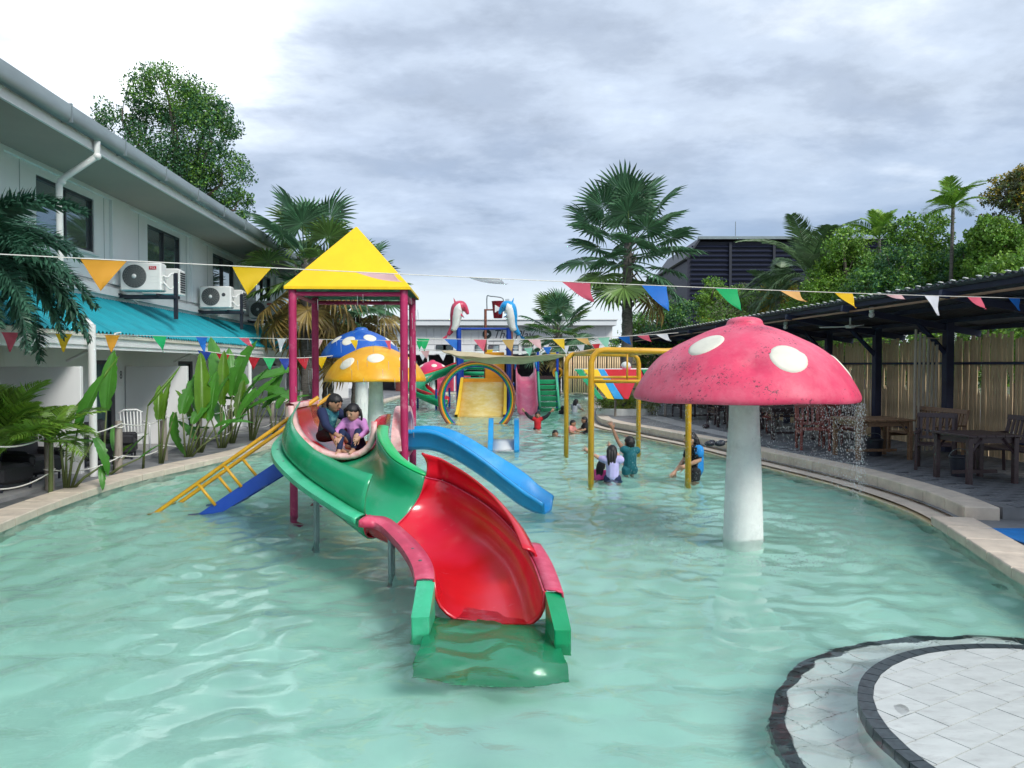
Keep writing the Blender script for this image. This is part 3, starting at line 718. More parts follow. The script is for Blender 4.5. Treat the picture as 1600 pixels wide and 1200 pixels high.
# peeling specks on the pink cap
def specks(m):
    nt = m.node_tree; N = nt.nodes; L = nt.links; b = N['Principled BSDF']; src = b.inputs['Base Color'].links[0].from_socket
    tc = N.new('ShaderNodeTexCoord')
    def noi(s_, d):
        n = N.new('ShaderNodeTexNoise'); n.inputs['Scale'].default_value = s_; n.inputs['Detail'].default_value = d; n.inputs['Roughness'].default_value = .7
        L.new(tc.outputs['Object'], n.inputs['Vector']); return n.outputs['Fac']
    def mrg(f, a, b_):
        n = N.new('ShaderNodeMapRange'); L.new(f, n.inputs[0]); n.inputs[1].default_value = a; n.inputs[2].default_value = b_; return n.outputs[0]
    mu = N.new('ShaderNodeMath'); mu.operation = 'MULTIPLY'; L.new(mrg(noi(30, 3), .575, .62), mu.inputs[0]); L.new(mrg(noi(2.0, 3), .50, .58), mu.inputs[1])
    mx = N.new('ShaderNodeMix'); mx.data_type = 'RGBA'; L.new(mu.outputs[0], mx.inputs[0]); L.new(src, mx.inputs[6]); mx.inputs[7].default_value = (.13, .03, .05, 1)
    L.new(mx.outputs[2], b.inputs['Base Color'])
specks(pinkm)
PK = (2.68, 8.86, 0)
mushroom('large faded pink toadstool fountain with pale spots and peeling paint', PK, pinkm, [(R(10), .95, .2), (R(-50), .74, .2), (R(74), 1.03, .21), (R(150), .8, .2), (R(-140), .8, .2)], dent=(2*math.pi-R(13), 1.99))
mushroom('yellow toadstool fountain with white spots behind the slide tower', (-3.37, 19, 0), mat('mush_yellow', (.80, .38, .008), .4, .1, 2, dirt=(.86, .52, .05), dscale=2), [(R(-33), .98, .19), (R(10), .84, .2), (R(60), .95, .2), (R(170), .8, .2)], knob=False)
mushroom('tall blue toadstool fountain behind the yellow one', (-4.7, 24, 0), mat('mush_blue', (.012, .10, .46), .4, .15, 2, dirt=(.08, .25, .60), dscale=1.5), [(R(-14), .9, .2), (R(30), .78, .2), (R(-52), .85, .19), (R(90), .9, .2)], stem_h=.62)
mushroom('small distant pink toadstool fountain near the far end of the pool', (-4.45, 43, 0), mat('mush_far', (.66, .03, .12), .4, .1, 2), [(R(14), .85, .2), (R(-60), .9, .2), (R(70), .9, .2)], stem_h=.28, scale=.78)
# water falling off the pink cap's rim
def droplets():
    rs = np.random.RandomState(5); n = 7000
    az = np.concatenate([rs.normal(R(95), R(55), n//2), rs.rand(n-n//2)*2*np.pi]); st_ = np.round(az*18)/18
    az = np.where(rs.rand(n) < .45, st_+rs.normal(0, .006, n), az)
    r = 1.21+rs.normal(.0, .025, n)+.05*rs.rand(n); z = 1.58*(1-.85*rs.rand(n)**1.15); r += (1.58-z)*.05*rs.rand(n)
    x = PK[0]+r*np.sin(az); y = PK[1]-r*np.cos(az); s = rs.uniform(.0012, .0031, n); l = s*rs.uniform(1.3, 4.5, n)
    base = np.array([[1, 0, 0], [-.5, .87, 0], [-.5, -.87, 0], [0, 0, 1], [0, 0, -1]])
    V = np.stack([x, y, z], -1)[:, None, :]+base[None]*np.stack([s, s, l], -1)[:, None, :]
    f = np.array([[0, 1, 3], [1, 2, 3], [2, 0, 3], [1, 0, 4], [2, 1, 4], [0, 2, 4]])
    Fc = (f[None]+(np.arange(n)*5)[:, None, None]).reshape(-1, 3)
    me = bpy.data.meshes.new('falling_water'); me.from_pydata(V.reshape(-1, 3).tolist(), [], Fc.tolist()); me.materials.append(M['water_white'])
    tag(put('falling_water', me), 'curtain of water drops falling from the pink toadstool rim', 'water', kind='stuff')
    # splash beads dancing on the water below
    n = 2600; az = rs.rand(n)*2*np.pi; r = 1.25+rs.normal(0, .22, n); z = np.abs(rs.normal(0, .022, n))+.004; s = rs.uniform(.002, .007, n)
    x = PK[0]+r*np.sin(az); y = PK[1]-r*np.cos(az)
    V = np.stack([x, y, z], -1)[:, None, :]+base[None]*np.stack([s, s, s], -1)[:, None, :]
    Fc = (f[None]+(np.arange(n)*5)[:, None, None]).reshape(-1, 3)
    me = bpy.data.meshes.new('splash_beads'); me.from_pydata(V.reshape(-1, 3).tolist(), [], Fc.tolist()); me.materials.append(M['water_white'])
    tag(put('splash_beads', me), 'splashing beads on the water around the pink toadstool', 'water', kind='stuff')
droplets()
# ------------------------------------------------------------------ two storey building on the left (local x towards the pool, y along the facade)
hotel = thing('building', 'white two storey block with teal lean-to roof along the pool', 'building', (-7.2, 13, .1), AX)
WX, Y0, Y1 = -1.5, -9.0, 34.0        # upper wall plane, facade ends
def hb(name, c, d, m, parent=None, rot=None, bevel=0, label=None):
    mb = MB(); mb.box(c, d, rot, bev=bevel); return mb.build(name, m, parent or hotel, auto=35, label=label)
PER = 5.0; NP = 7; FIN0 = 0.0
# wall with real window openings
def wall_with_holes(x, y0, y1, z0, z1, holes, th, name, m):
    """facade plane at x, thickness behind it; holes = (ya, yb, za, zb)"""
    ys = sorted({y0, y1, *[h[0] for h in holes], *[h[1] for h in holes]}); zs = sorted({z0, z1, *[h[2] for h in holes], *[h[3] for h in holes]})
    mb = MB()
    for a, b in zip(ys, ys[1:]):
        for c, d in zip(zs, zs[1:]):
            if any(h[0] <= a and b <= h[1] and h[2] <= c and d <= h[3] for h in holes): continue
            mb.add([(x, a, c), (x, b, c), (x, b, d), (x, a, d)], [(0, 1, 2, 3)])
    for ya, yb, za, zb in holes:
        mb.add([(x, ya, za), (x, yb, za), (x, yb, zb), (x, ya, zb), (x-th, ya, za), (x-th, yb, za), (x-th, yb, zb), (x-th, ya, zb)],
               [(0, 4, 5, 1), (1, 5, 6, 2), (2, 6, 7, 3), (3, 7, 4, 0)])
    return mb.build(name, m, hotel)
wins = []; doors = []
for i in range(-2, NP):
    p0 = .27+i*PER+.0; wins.append((p0+1.08, p0+3.30, 4.28, 5.42)); doors.append((p0+3.05, p0+4.2, .0, 2.0))
wins = [w_ for w_ in wins if w_[0] > Y0 and w_[1] < Y1]; doors = [d for d in doors if d[0] > Y0 and d[1] < Y1]
wall = wall_with_holes(WX, Y0, Y1, 0, 6.0, wins+doors, .14, 'wall', M['white_wall'])
# recessed looking panels: raised piers and lintel band around each window bay
for i in range(-2, NP):
    p0 = .27+i*PER
    if p0-1.0 < Y0: continue
    hb('pier', (WX+.035, p0-.5, 4.75), (.07, .98, 2.1), M['white_wall'], bevel=.006)
    hb('lintel', (WX+.035, p0+2.0, 5.68), (.07, 4.03, .24), M['white_wall'], bevel=.006)
hb('ledge', (WX+.05, (Y0+Y1)/2, 3.52), (.10, Y1-Y0, .18), M['white_paint'])
for w_ in wins:
    ya, yb, za, zb = w_; yc = (ya+yb)/2
    mb = MB(); f = .05
    mb.box((WX-.07, yc, za+f/2), (.09, yb-ya, f)); mb.box((WX-.07, yc, zb-f/2), (.09, yb-ya, f))
    for y in (ya+f/2, yc, yb-f/2): mb.box((WX-.07, y, (za+zb)/2), (.085, f, zb-za-2*f))
    wn = mb.build('window', M['dark_frame'], hotel)
    for a, b in ((ya+f, yc-f/2), (yc+f/2, yb-f)):
        mb = MB(); mb.box((WX-.09, (a+b)/2, (za+zb)/2), (.012, b-a, zb-za-2*f)); mb.build('pane', M['window_glass'], wn)
    hb('curtain', (WX-.35, yc, (za+zb)/2), (.02, yb-ya+.3, zb-za+.2), mat('curtain_pale', (.38, .40, .40), .9, .15, 8), wn)
for d in doors:
    ya, yb, za, zb = d; yc = (ya+yb)/2; f = .09
    mb = MB(); mb.box((WX-.06, yc, zb-f/2), (.10, yb-ya, f)); mb.box((WX-.06, ya+f/2, (zb-f)/2), (.10, f, zb-f)); mb.box((WX-.06, yb-f, (zb-f)/2), (.10, 2*f, zb-f))
    dr = mb.build('door', M['dark_frame'], hotel)
    mb = MB(); n = 30
    mb.loft([[(WX-.10+.012*math.sin(k_*1.9), ya+f+(yb-ya-3*f)*k_/n, z) for k_ in range(n+1)] for z in (.02, zb-f)]); mb.build('curtain', M['curtain'], dr, smooth=True)
hb('room_floor_slab', (WX-3.2, (Y0+Y1)/2, 2.75), (6.0, Y1-Y0, .2), M['soffit']); hb('back_wall', (WX-6.3, (Y0+Y1)/2, 3.0), (.2, Y1-Y0, 6.0), M['white_wall'])
for y in (Y0-.1, Y1+.1): hb('end_wall', (WX-3.2, y, 3.0), (6.4, .2, 6.0), M['white_wall'])
# conduit, panel joints and a cable run that break up the plain wall
for i in range(-1, NP):
    p0 = .27+i*PER
    hb('panel_joint', (WX+.002, p0+.55, 4.85), (.006, .012, 1.4), M['metal_grey']); hb('panel_joint', (WX+.002, p0+3.75, 4.6), (.006, .012, 1.9), M['metal_grey'])
    hb('sill', (WX+.03, p0+2.19, 4.245), (.10, 2.4, .05), M['white_paint'], bevel=.006)
mb = MB(); mb.tube([(WX+.035, Y0+k*1.0, 3.70+.02*math.sin(k*1.7)) for k in range(int(Y1-Y0))], .012, 6); mb.build('cable', M['metal_grey'], hotel, smooth=True)
for i in range(0, 4):
    y = 5.05+i*5.1; mb = MB(); mb.tube(crom([(WX+.06, y, 3.95), (WX+.05, y+.12, 3.80), (WX+.04, y+.15, 3.5), (WX+.25, y+.15, 3.32)], 4), .022, 8); mb.build('conduit', M['white_plastic'], hotel, smooth=True)
# eaves
hb('soffit', (-.80, (Y0+Y1)/2, 5.66), (1.5, Y1-Y0+.6, .03), M['soffit'])
hb('eave_board', (-.03, (Y0+Y1)/2, 5.70), (.05, Y1-Y0+.6, .20), M['white_paint'])
mb = MB(); rows = []
for y in (Y0-.3, Y1+.3): rows.append([(-.01, y, 6.0), (.0, y, 5.80), (.03, y, 5.76), (.11, y, 5.76), (.145, y, 5.82), (.155, y, 6.02), (.125, y, 6.03)])
mb.loft(rows); mb.build('gutter', M['metal_grey'], hotel, auto=30, solid=.006)
for i in range(22):
    y = Y0+.5+i*1.95; hb('gutter_strap', (.07, y, 5.90), (.20, .03, .30), M['metal_grey'])
mb = MB()
for k_ in range(0, 44):
    pass
rows = []; n = int((Y1-Y0+.8)/.1)
for u in range(n+1):
    y = Y0-.4+u*.1; dz = .02*(1 if u % 2 else -1); rows.append([(.04, y, 6.0+dz), (-4.0, y, 7.15+dz), (-8.2, y, 5.9+dz)])
mb.loft(rows); mb.build('roof', mat('roof_grey', (.26, .28, .29), .5, .2, 2), hotel)
# downpipe with its swan neck, from the gutter to the ground
for y in (.35-.0, 20.0):
    mb = MB(); pts = crom([(.05, y, 5.76), (.05, y, 5.5), (-.55, y-.0, 5.1), (-.62, y, 4.9), (-.62, y, 3.2)], 5)
    mb.tube([(.06, y, 5.77), (.06, y, 5.50), (-.50, y, 5.12), (-.58, y, 5.0), (-.58, y, 2.98)], .055, 14)
    dp = mb.build('downpipe', M['white_plastic'], hotel, auto=50)
    for z, x in ((5.5, .06), (5.06, -.54)):
        mb = MB(); mb.ball((x, y, z), .068, 12, 8); mb.build('elbow', M['white_plastic'], dp, smooth=True)
# lean-to roof of corrugated sheets, one object per sheet
SLW = .9
def corr(wd, dz=.022, pitch=.15):
    mb = MB(); n = int(wd/pitch*8); rows = []
    for u in range(n+1):
        y = wd*u/n; h = dz*math.tanh(2.2*math.sin(2*math.pi*y/pitch))
        rows.append([(.06, y, 2.47+h), (-.7, y, 2.895+h), (WX+.02, y, 3.34+h)])
    mb.loft(rows); return mb
me = corr(SLW+.03).mesh('roof_sheet', M['teal_roof'], smooth=True)
y = Y0; k_ = 0
while y < Y1:
    o = put('roof_sheet', me, hotel, (random.uniform(-.012, .012), y, .004*(k_ % 2)), (0, 0, random.uniform(-.002, .002))); y += SLW; k_ += 1
hb('fascia', (-.03, (Y0+Y1)/2, 2.32), (.05, Y1-Y0, .16), M['white_paint']); hb('fascia', (.005, (Y0+Y1)/2, 2.415), (.05, Y1-Y0, .07), M['cream_fascia'])
hb('porch_ceiling', (-.78, (Y0+Y1)/2, 2.30), (1.42, Y1-Y0, .02), M['soffit'])
hb('porch_beam', (-.07, (Y0+Y1)/2, 2.22), (.08, Y1-Y0, .10), M['white_paint'])
hb('plinth', (-.75, (Y0+Y1)/2, .004), (1.5, Y1-Y0, .10), mat('porch_floor', (.30, .30, .30), .6, .15, 3))
for i in range(-1, NP):
    y = FIN0+i*PER
    if y < Y0: continue
    hb('partition_wall', (-.78, y, .96), (1.40, .10, 1.82), M['white_wall'], bevel=.008)
    if i >= 0:
        mb = MB(); mb.tube([(-.62, y+.6, 1.96), (-.06, y+.6, 2.24)], .03, 6); mb.build('brace', M['white_paint'], hotel)
for y in (.03, 9.6, 19.4):
    mb = MB(); mb.tube([(.08, y, 0), (.08, y, 2.58)], .062, 14); ps = mb.build('porch_post', M['white_plastic'], hotel, auto=50)
    mb = MB(); mb.tube([(.08, y, 2.56), (-.02, y+.02, 2.66), (-.08, y+.02, 2.62)], .05, 10); mb.build('elbow', M['white_plastic'], ps, auto=50)
mb = MB(); mb.box((.06, .95, 2.47), (.20, .03, .02), (0, -.2, .3)); mb.box((.10, .8, 2.40), (.02, .30, .02), (.5, 0, .2)); mb.build('lamp_bracket', M['white_plastic'], hotel)
def text(name, s, size, m, parent, loc, rot, shear=0, ext=.002, sx=1):
    c = bpy.data.curves.new(name, 'FONT'); c.body = s; c.size = size; c.extrude = ext; c.shear = shear; c.align_x = 'CENTER'; c.align_y = 'CENTER'; c.materials.append(m)
    o = bpy.data.objects.new(name, c); COL.objects.link(o); dg = bpy.context.evaluated_depsgraph_get(); dg.update()
    me = bpy.data.meshes.new_from_object(o.evaluated_get(dg)); bpy.data.objects.remove(o)
    return put(name, me, parent, loc, rot, (sx, 1, 1))
text('room_number', '8', .26, M['dark_frame'], hotel, (WX+.008, 4.75, 1.66), (R(90), 0, R(90)))
hb('number_plate', (WX+.003, 4.75, 1.62), (.004, .26, .42), M['white_paint'])
# air conditioners on black brackets, standing out from the wall and facing the camera
def ac_unit(y, label, badge, second=True):
    t = thing('air_conditioner', label, 'air conditioner', mw(hotel)@Vector((WX+.62, y, 3.52)), AX, group='air conditioners on the upper wall')
    mb = MB(); mb.box((0, 0, .36), (.90, .34, .64), bev=.03); body = mb.build('casing', M['white_plastic'], t, auto=35)
    mb = MB(); mb.lathe([(.005, .012), (.245, .012), (.262, .0), (.262, -.03)], 36); mb.v = [(x-.13, -.172-z, y_+.37) for x, y_, z in mb.v]
    fan = mb.build('fan_recess', mat('fan_dark', (.075, .085, .085), .6), t, auto=40)
    mb = MB()
    for r in (.06, .10, .14, .18, .22, .255):
        mb.tube([(-.13+r*math.cos(a*math.pi/12), -.196, .37+r*math.sin(a*math.pi/12)) for a in range(25)], .0035, 5, cap=False)
    for a in range(20): an = a*math.pi/10; mb.tube([(-.13+.05*math.cos(an), -.197, .37+.05*math.sin(an)), (-.13+.255*math.cos(an+.35), -.195, .37+.255*math.sin(an+.35))], .003, 4)
    mb.build('grille', mat('grille_grey', (.24, .26, .26), .5), fan)
    mb = MB(); mb.lathe([(.001, .02), (.04, .018), (.05, 0)], 16); mb.v = [(x-.13, -.195-z, y_+.37) for x, y_, z in mb.v]; mb.build('hub', M['white_plastic'], fan, smooth=True)
    if badge:
        mb = MB(); mb.box((.27, -.1735, .56), (.16, .008, .075)); mb.build('badge', mat('badge_red', (.45, .008, .03), .4), t)
        text('lettering', 'TCL', .062, M['white_paint'], t, (.27, -.1785, .56), (R(90), 0, 0), sx=1.2)
    else:
        mb = MB(); mb.lathe([(.001, .006), (.05, .006), (.055, 0)], 20); mb.v = [(x+.24, -.171-z, y_+.43) for x, y_, z in mb.v]; mb.build('badge', M['dark_frame'], t)
    mb = MB()
    for z in (.50, .43, .36): mb.box((.30, -.172, z-.12), (.2, .006, .012))
    mb.box((.452, -.02, .30), (.012, .22, .2)); mb.build('side_cover', M['white_plastic'], t)
    mb = MB(); mb.box((.08, 0, -.07), (1.24, .06, .07)); mb.box((.08, .26, -.07), (1.24, .06, .07)); mb.box((-.5, .1, -.03), (.06, .4, .04)); mb.box((.34, .1, -.03), (.06, .4, .04))
    mb.build('bracket', M['black_metal'], t)
    mb = MB(); mb.box((.68, .08, -.05), (.075, .075, 1.05)); mb.build('bracket_post', M['black_metal'], t)
    mb = MB(); mb.tube(crom([(.46, -.05, .40), (.55, -.06, .36), (.60, 0, .44), (.66, .08, .46), (.68, .12, .38)], 5), .022, 8); mb.tube(crom([(.46, -.05, .26), (.54, -.05, .16), (.60, .0, .10), (.66, .1, .2)], 5), .018, 8)
    mb.build('refrigerant_pipe', M['white_plastic'], t, smooth=True)
    return t
def ac_back(y, label):
    t = thing('air_conditioner', label, 'air conditioner', mw(hotel)@Vector((WX+.62, y, 3.52)), AX, group='air conditioners on the upper wall')
    mb = MB(); mb.box((.50, 0, .34), (.05, .34, .6), bev=.01); mb.box((.05, 0, .36), (.86, .30, .62), bev=.02); mb.build('casing', M['white_plastic'], t, auto=35)
    mb = MB()
    for i in range(9): mb.box((.532, 0, .12+i*.055), (.012, .30, .03))
    mb.build('side_grille', M['black_metal'], t)
ac_unit(4.55, 'white air conditioner with red badge, largest one under the dark window', True); ac_back(5.5, 'air conditioner half hidden behind the red badged unit')
ac_unit(9.75, 'white air conditioner with round dark badge, between two red badged ones', False); ac_back(10.7, 'air conditioner half hidden behind the round badged unit')
ac_unit(14.9, 'white air conditioner beside the fan palm leaves, farthest of the row', True)
# ------------------------------------------------------------------ rope fence
rf = thing('rope_fence', 'weathered timber posts joined by two white sagging ropes', 'rope fence', (-7.0, 14, .1))
PX = [(-30, 800), (78, 765), (185, 738), (257, 719), (311, 704), (360, 692), (395, 683), (425, 674), (449, 668), (470, 661)]
PB = [at(x, y, .1) for x, y in PX]
for i, p in enumerate(PB):
    h = .97+.06*math.sin(i*2.3); l = .02*math.sin(i*3.7)
    mb = MB(); mb.tube([(p.x, p.y, .05), (p.x+l*.5, p.y, .1+h*.5), (p.x+l, p.y, .1+h)], [.068, .064, .062], 12); po = mb.build('post', M['wood_grey'], rf, auto=40, world=True)
    for z in (.30, .88):
        mb = MB(); mb.tube([(p.x+l*z+.07*math.cos(a*math.pi/6), p.y+.07*math.sin(a*math.pi/6), .1+z*h+.008*math.sin(a)) for a in range(13)], .012, 6); mb.build('rope_wrap', M['rope'], po, smooth=True, world=True)
for z in (.30, .88):
    for a, b in zip(PB, PB[1:]):
        mb = MB(); L_ = (b-a).length; mb.tube([a.lerp(b, t/10)+Vector((.07, -.02, z*.98-.105*min(1, L_/2)*math.sin(math.pi*t/10))) for t in range(11)], .011, 6); mb.build('rope', M['rope'], rf, smooth=True, world=True)
# ------------------------------------------------------------------ leaves and palms
def fan_leaf(seed, m, rad=.94, pet=1.3, spread=150, droop=.25, nseg=30):
    rs = random.Random(seed); mb = MB()
    mb.tube([(0, 0, 0), (0, pet*.5, .03), (0, pet, 0)], [.028, .02, .014], 5)
    mb.mi = 0
    for i in range(nseg):
        a = R(-spread+2*spread*(i+.5)/nseg); da = R(spread/nseg)*1.05; L_ = rad*(.80+.2*math.cos(a*.55))*rs.uniform(.92, 1.06)
        d = Vector((math.sin(a), math.cos(a), 0)); n_ = Vector((math.cos(a), -math.sin(a), 0)); c = Vector((0, pet, 0))
        cup = .10*abs(math.sin(a))
        def pt(t, off, lift): return c+d*(L_*t)+n_*off+Vector((0, 0, lift+cup*t-droop*L_*t*t*t*rs.uniform(.8, 1.3)))
        w1 = L_*.55*math.tan(da)
        b0 = pt(.02, 0, 0); l1 = pt(.55, -w1, .012); m1 = pt(.55, 0, -.02); r1 = pt(.55, w1, .012)
        l2 = pt(.82, -w1*.55, 0); m2 = pt(.82, 0, -.015); r2 = pt(.82, w1*.55, 0); tp = pt(1.0, rs.uniform(-.02, .02), -.02)
        mb.add([b0, l1, m1, r1, l2, m2, r2, tp], [(0, 2, 1), (0, 3, 2), (1, 2, 5, 4), (2, 3, 6, 5), (4, 5, 7), (5, 6, 7)])
    return mb.mesh('fan_leaf', m)
def leaf_rot(az, el, roll=0):
    """leaf built along +y, its face +z: raise by el, turn to az"""
    return (Matrix.Rotation(az, 3, 'Z')@Matrix.Rotation(el, 3, 'X')@Matrix.Rotation(roll, 3, 'Y')).to_euler()
def trunk(name, pts, radii, m, parent, rings=0.012, step=.1):
    P = crom(pts, 12); mb = MB(); rr = []; k_ = len(P)
    for i in range(k_):
        f = i/(k_-1)*(len(radii)-1); a = min(int(f), len(radii)-2); r = radii[a]+(radii[a+1]-radii[a])*(f-a); rr.append(r+rings*(1 if i % 2 else -1)+random.uniform(-.3, .3)*rings)
    mb.tube(P, rr, 12); return mb.build(name, m, parent, smooth=True, world=True)
FL = {c: [fan_leaf(s, M[m], droop=dr) for s in (1, 2, 3)] for c, m, dr in (('g', 'fan_green', .22), ('l', 'fan_light', .2), ('d', 'fan_dry', .5))}
def fan_palm(label, base, crown, n, scale, seed, dry=.15, r=.16, up=78, down=-52, light=.2, group='fan palms around the pool', bushy=True):
    rs = random.Random(seed); t = thing('fan_palm', label, 'palm tree', base, group=group)
    b, c = Vector(base), Vector(crown)
    trunk('trunk', [b-Vector((0, 0, .1)), b.lerp(c, .35)+Vector((.04, 0, 0)), b.lerp(c, .7), c], [r*1.25, r, r*.92, r*.6], M['bark_palm'], t)
    if bushy:      # old leaf bases and fibre below the crown
        mb = MB()
        for i in range(46):
            u = rs.uniform(.60, .98); p = b.lerp(c, u); a = rs.uniform(0, 6.28); d = Vector((math.cos(a), math.sin(a), 0)); l = rs.uniform(.10, .22)
            mb.tube([p+d*r*.7, p+d*(r+l*.5)+Vector((0, 0, l*.7)), p+d*(r+l*.9)+Vector((0, 0, l*1.5))], [.035, .028, .012], 4)
        mb.build('leaf_base', M['bark_palm'], t, world=True)
    for i in range(n):
        f = (i+.5)/n; el = R(up+(down-up)*f**.85)+rs.uniform(-.12, .12); az = i*2.39996+rs.uniform(-.25, .25)
        q = 'd' if f > 1-dry else ('l' if rs.random() < light else 'g'); sc_ = scale*rs.uniform(.86, 1.1)
        lo = c-b; p = c-lo.normalized()*(.9*scale*f)-b
        ro = leaf_rot(az, el, rs.uniform(-.5, .5))
        put('leaf', rs.choice(FL[q]), t, p, ro, (sc_, sc_, sc_))
    return t
BP = at(973, 652, .3)
fan_palm('tallest fan palm rising from the round planter by the terrace', (4.0, 27.3, .25), (4.12, 27.3, 6.5), 32, 1.20, 5, dry=.03, r=.20, up=84, down=-42, light=.1)
fan_palm('fan palm just behind the slide tower with dry lower leaves', (-6.75, 25.2, .1), (-6.75, 25.2, 5.55), 30, 1.12, 9, dry=.32, r=.2, light=.55, down=-60)
fan_palm('fan palm seen past the yellow roof corner', (-6.3, 31, .1), (-6.2, 31, 5.1), 30, 1.1, 12, dry=.35, r=.2, light=.45, down=-65)
fan_palm('fan palm partly hidden between two others behind the blue toadstool', (-7.0, 29, .1), (-6.9, 29, 4.3), 26, 1.05, 14, dry=.4, r=.2, light=.4, down=-65)
fan_palm('short round fan palm in front of the white wall sign', (2.9, 49.5, .1), (2.95, 49.5, 4.4), 34, 1.2, 21, dry=.18, r=.2, light=.35)
def feather(seed, m, L_=2.4, n=44, leaf=.5, arch=.9, plume=False, wl=.035, vee=.5, wind=0):
    rs = random.Random(seed); mb = MB(); P = []
    for i in range(25):
        t = i/24; P.append(Vector((wind*t*t*.5, L_*t*(1-.18*t*arch), L_*.30*t-arch*L_*.62*t*t)))
    mb.tube(P[::2], [.022*(1-.85*i/12) for i in range(13)], 5)
    for i in range(n):
        t = .12+.88*i/(n-1); k_ = t*24; a = min(int(k_), 23); p = P[a].lerp(P[a+1], k_-a); tg = (P[a+1]-P[a]).normalized()
        s = Vector((1, 0, 0)); u = tg.cross(s)*-1
        if u.z < 0: u = -u
        l = leaf*(math.sin(math.pi*min(1, .18+t*.78))**.6)*rs.uniform(.85, 1.1)
        for sd in ((-1, 1) if not plume else (-1, 1, -.6, .6)):
            an = rs.uniform(.25, .5) if not plume else rs.uniform(-.5, 1.2)
            d = (s*sd*math.cos(an*vee)+tg*rs.uniform(.55, .85)+u*math.sin(an)*(.6 if not plume else 1.0)).normalized()
            d2 = (d+Vector((wind*.5, 0, -rs.uniform(.25, .7)))).normalized(); wv = tg*wl*.5+u*wl*.25
            m1 = p+d*l*.5; e = m1+d2*l*.5
            mb.add([p-wv*.5, p+wv*.5, m1+wv, m1-wv, e], [(0, 1, 2, 3), (3, 2, 4)])
    return mb.mesh('frond', m)
def feather_palm(label, base, crown, meshes, n, scale, seed, m, r=.1, up=70, down=-20, group=None, az0=None, azs=None, cat='palm tree', name='palm'):
    rs = random.Random(seed); t = thing(name, label, cat, base, group=group); b, c = Vector(base), Vector(crown)
    if r: trunk('trunk', [b-Vector((0, 0, .1)), b.lerp(c, .4), c], [r*1.2, r, r*.8], m, t, rings=r*.06)
    for i in range(n):
        f = (i+.5)/n; el = R(up+(down-up)*f)+rs.uniform(-.15, .15)
        az = i*2.39996+rs.uniform(-.3, .3) if azs is None else az0+rs.uniform(-azs, azs)
        s = scale*rs.uniform(.85, 1.12); put('frond', rs.choice(meshes), t, c-b, leaf_rot(az, el, rs.uniform(-.3, .3)), (s, s, s))
    return t
FOX = [feather(s, M['foxtail'], 2.0, 80, .34, 1.05, True, .04) for s in (1, 2, 3)]
ARE = [feather(s, M['areca'], 1.5, 40, .55, .8, False, .042) for s in (4, 5, 6)]
COC = [feather(s, M['coconut'], 3.4, 70, .85, .95, False, .05, wind=1.0) for s in (7, 8, 9)]
feather_palm('foxtail palm with bushy dark drooping fronds before the upper window', (-7.35, 9.6, .1), (-6.95, 9.6, 3.42), FOX, 38, .95, 33, M['bark_palm'], r=.13, up=36, down=-30)
# banana-like leaves
def broad_leaf(seed, m, L_=1.2, wd=.32, bend=.35, torn=.0, fold=.25):
    rs = random.Random(seed); mb = MB(); n = 16; rows = []
    for i in range(n+1):
        t = i/n; wv = wd*.5*(math.sin(math.pi*min(1, .04+t*.97))**.55)*(1-.25*t); y = L_*t*(1-.12*bend*t); z = -bend*L_*t*t*.55
        nt = rs.uniform(.55, .85) if rs.random() < .16 else 1.0; row = []
        for s in (-1, -.66, -.33, 0, .33, .66, 1):
            row.append((s*wv*(1+rs.uniform(-.05, .05))*(nt if abs(s) > .9 and s*(seed % 2-.5) > 0 else 1), y-abs(s)*.02*L_, z+abs(s)*wv*fold+(.010*math.sin(t*40+s*2) if abs(s) > .5 else 0)-(.0 if s else .012)))
        rows.append(row)
    mb.loft(rows); mb.tube([(0, L_*t*(1-.12*bend*t), -bend*L_*t*t*.55-.012) for t in (0, .25, .5, .75, .97)], [.014, .012, .009, .006, .003], 5)
    return mb.mesh('leaf', m, smooth=True)
BL = [broad_leaf(s, M['banana'], wd=w_, bend=b) for s, w_, b in ((1, .36, .2), (2, .42, .5), (3, .30, .12), (4, .38, .8))]
BLL = [broad_leaf(s, M['banana_lime'], wd=w_, bend=b, fold=.6) for s, w_, b in ((5, .30, .15), (6, .34, .4))]
def leafplant(label, base, leaves, group, cat='plant', name='broad_leaved_plant'):
    """leaves: (dx, dy, stalk_top_z, azimuth, elevation, length, kind, roll)"""
    t = thing(name, label, cat, base, group=group)
    for dx, dy, zt, az, el, L_, kd, ro in leaves:
        mb = MB(); p = Vector((dx, dy, zt)); mb.tube([(dx*.15, dy*.15, -.02), (dx*.5, dy*.5, zt*.5), p], [.026, .02, .012], 6); st_ = mb.build('stalk', M['stalk'], t, smooth=True)
        if kd == 's':      # rolled spear leaf
            d = Vector((-math.sin(az)*math.cos(el), math.cos(az)*math.cos(el), math.sin(el))); mb = MB(); mb.tube([p, p+d*L_*.3, p+d*L_*.7+Vector((0, 0, -.02)), p+d*L_], [.014, .035, .03, .004], 7); mb.build('leaf', M['banana_lime'], t, smooth=True); continue
        ms = BLL if kd == 'l' else BL; put('leaf', random.choice(ms), t, p, leaf_rot(az, el, ro), (L_/1.2,)*3)
    return t
G = 'tropical leaf plants along the rope fence'
def U(px, py, z=.1): return at(px, py, z)
rr = random.Random(17)
b = U(103, 765); leafplant('banana plant with one long upright green leaf against the white post', (b.x, b.y, .1), [(.2, 0, .95, R(-32), R(68), .98, 'g', .25), (.42, .05, .78, R(-110), R(-45), .62, 'g', .2), (.02, 0, .72, R(-80), R(18), .55, 'g', .1), (.5, .1, .35, R(-150), R(-40), .4, 'g', 0), (-.1, .0, .9, R(-42), R(52), 1.45, 's', 0)], G)
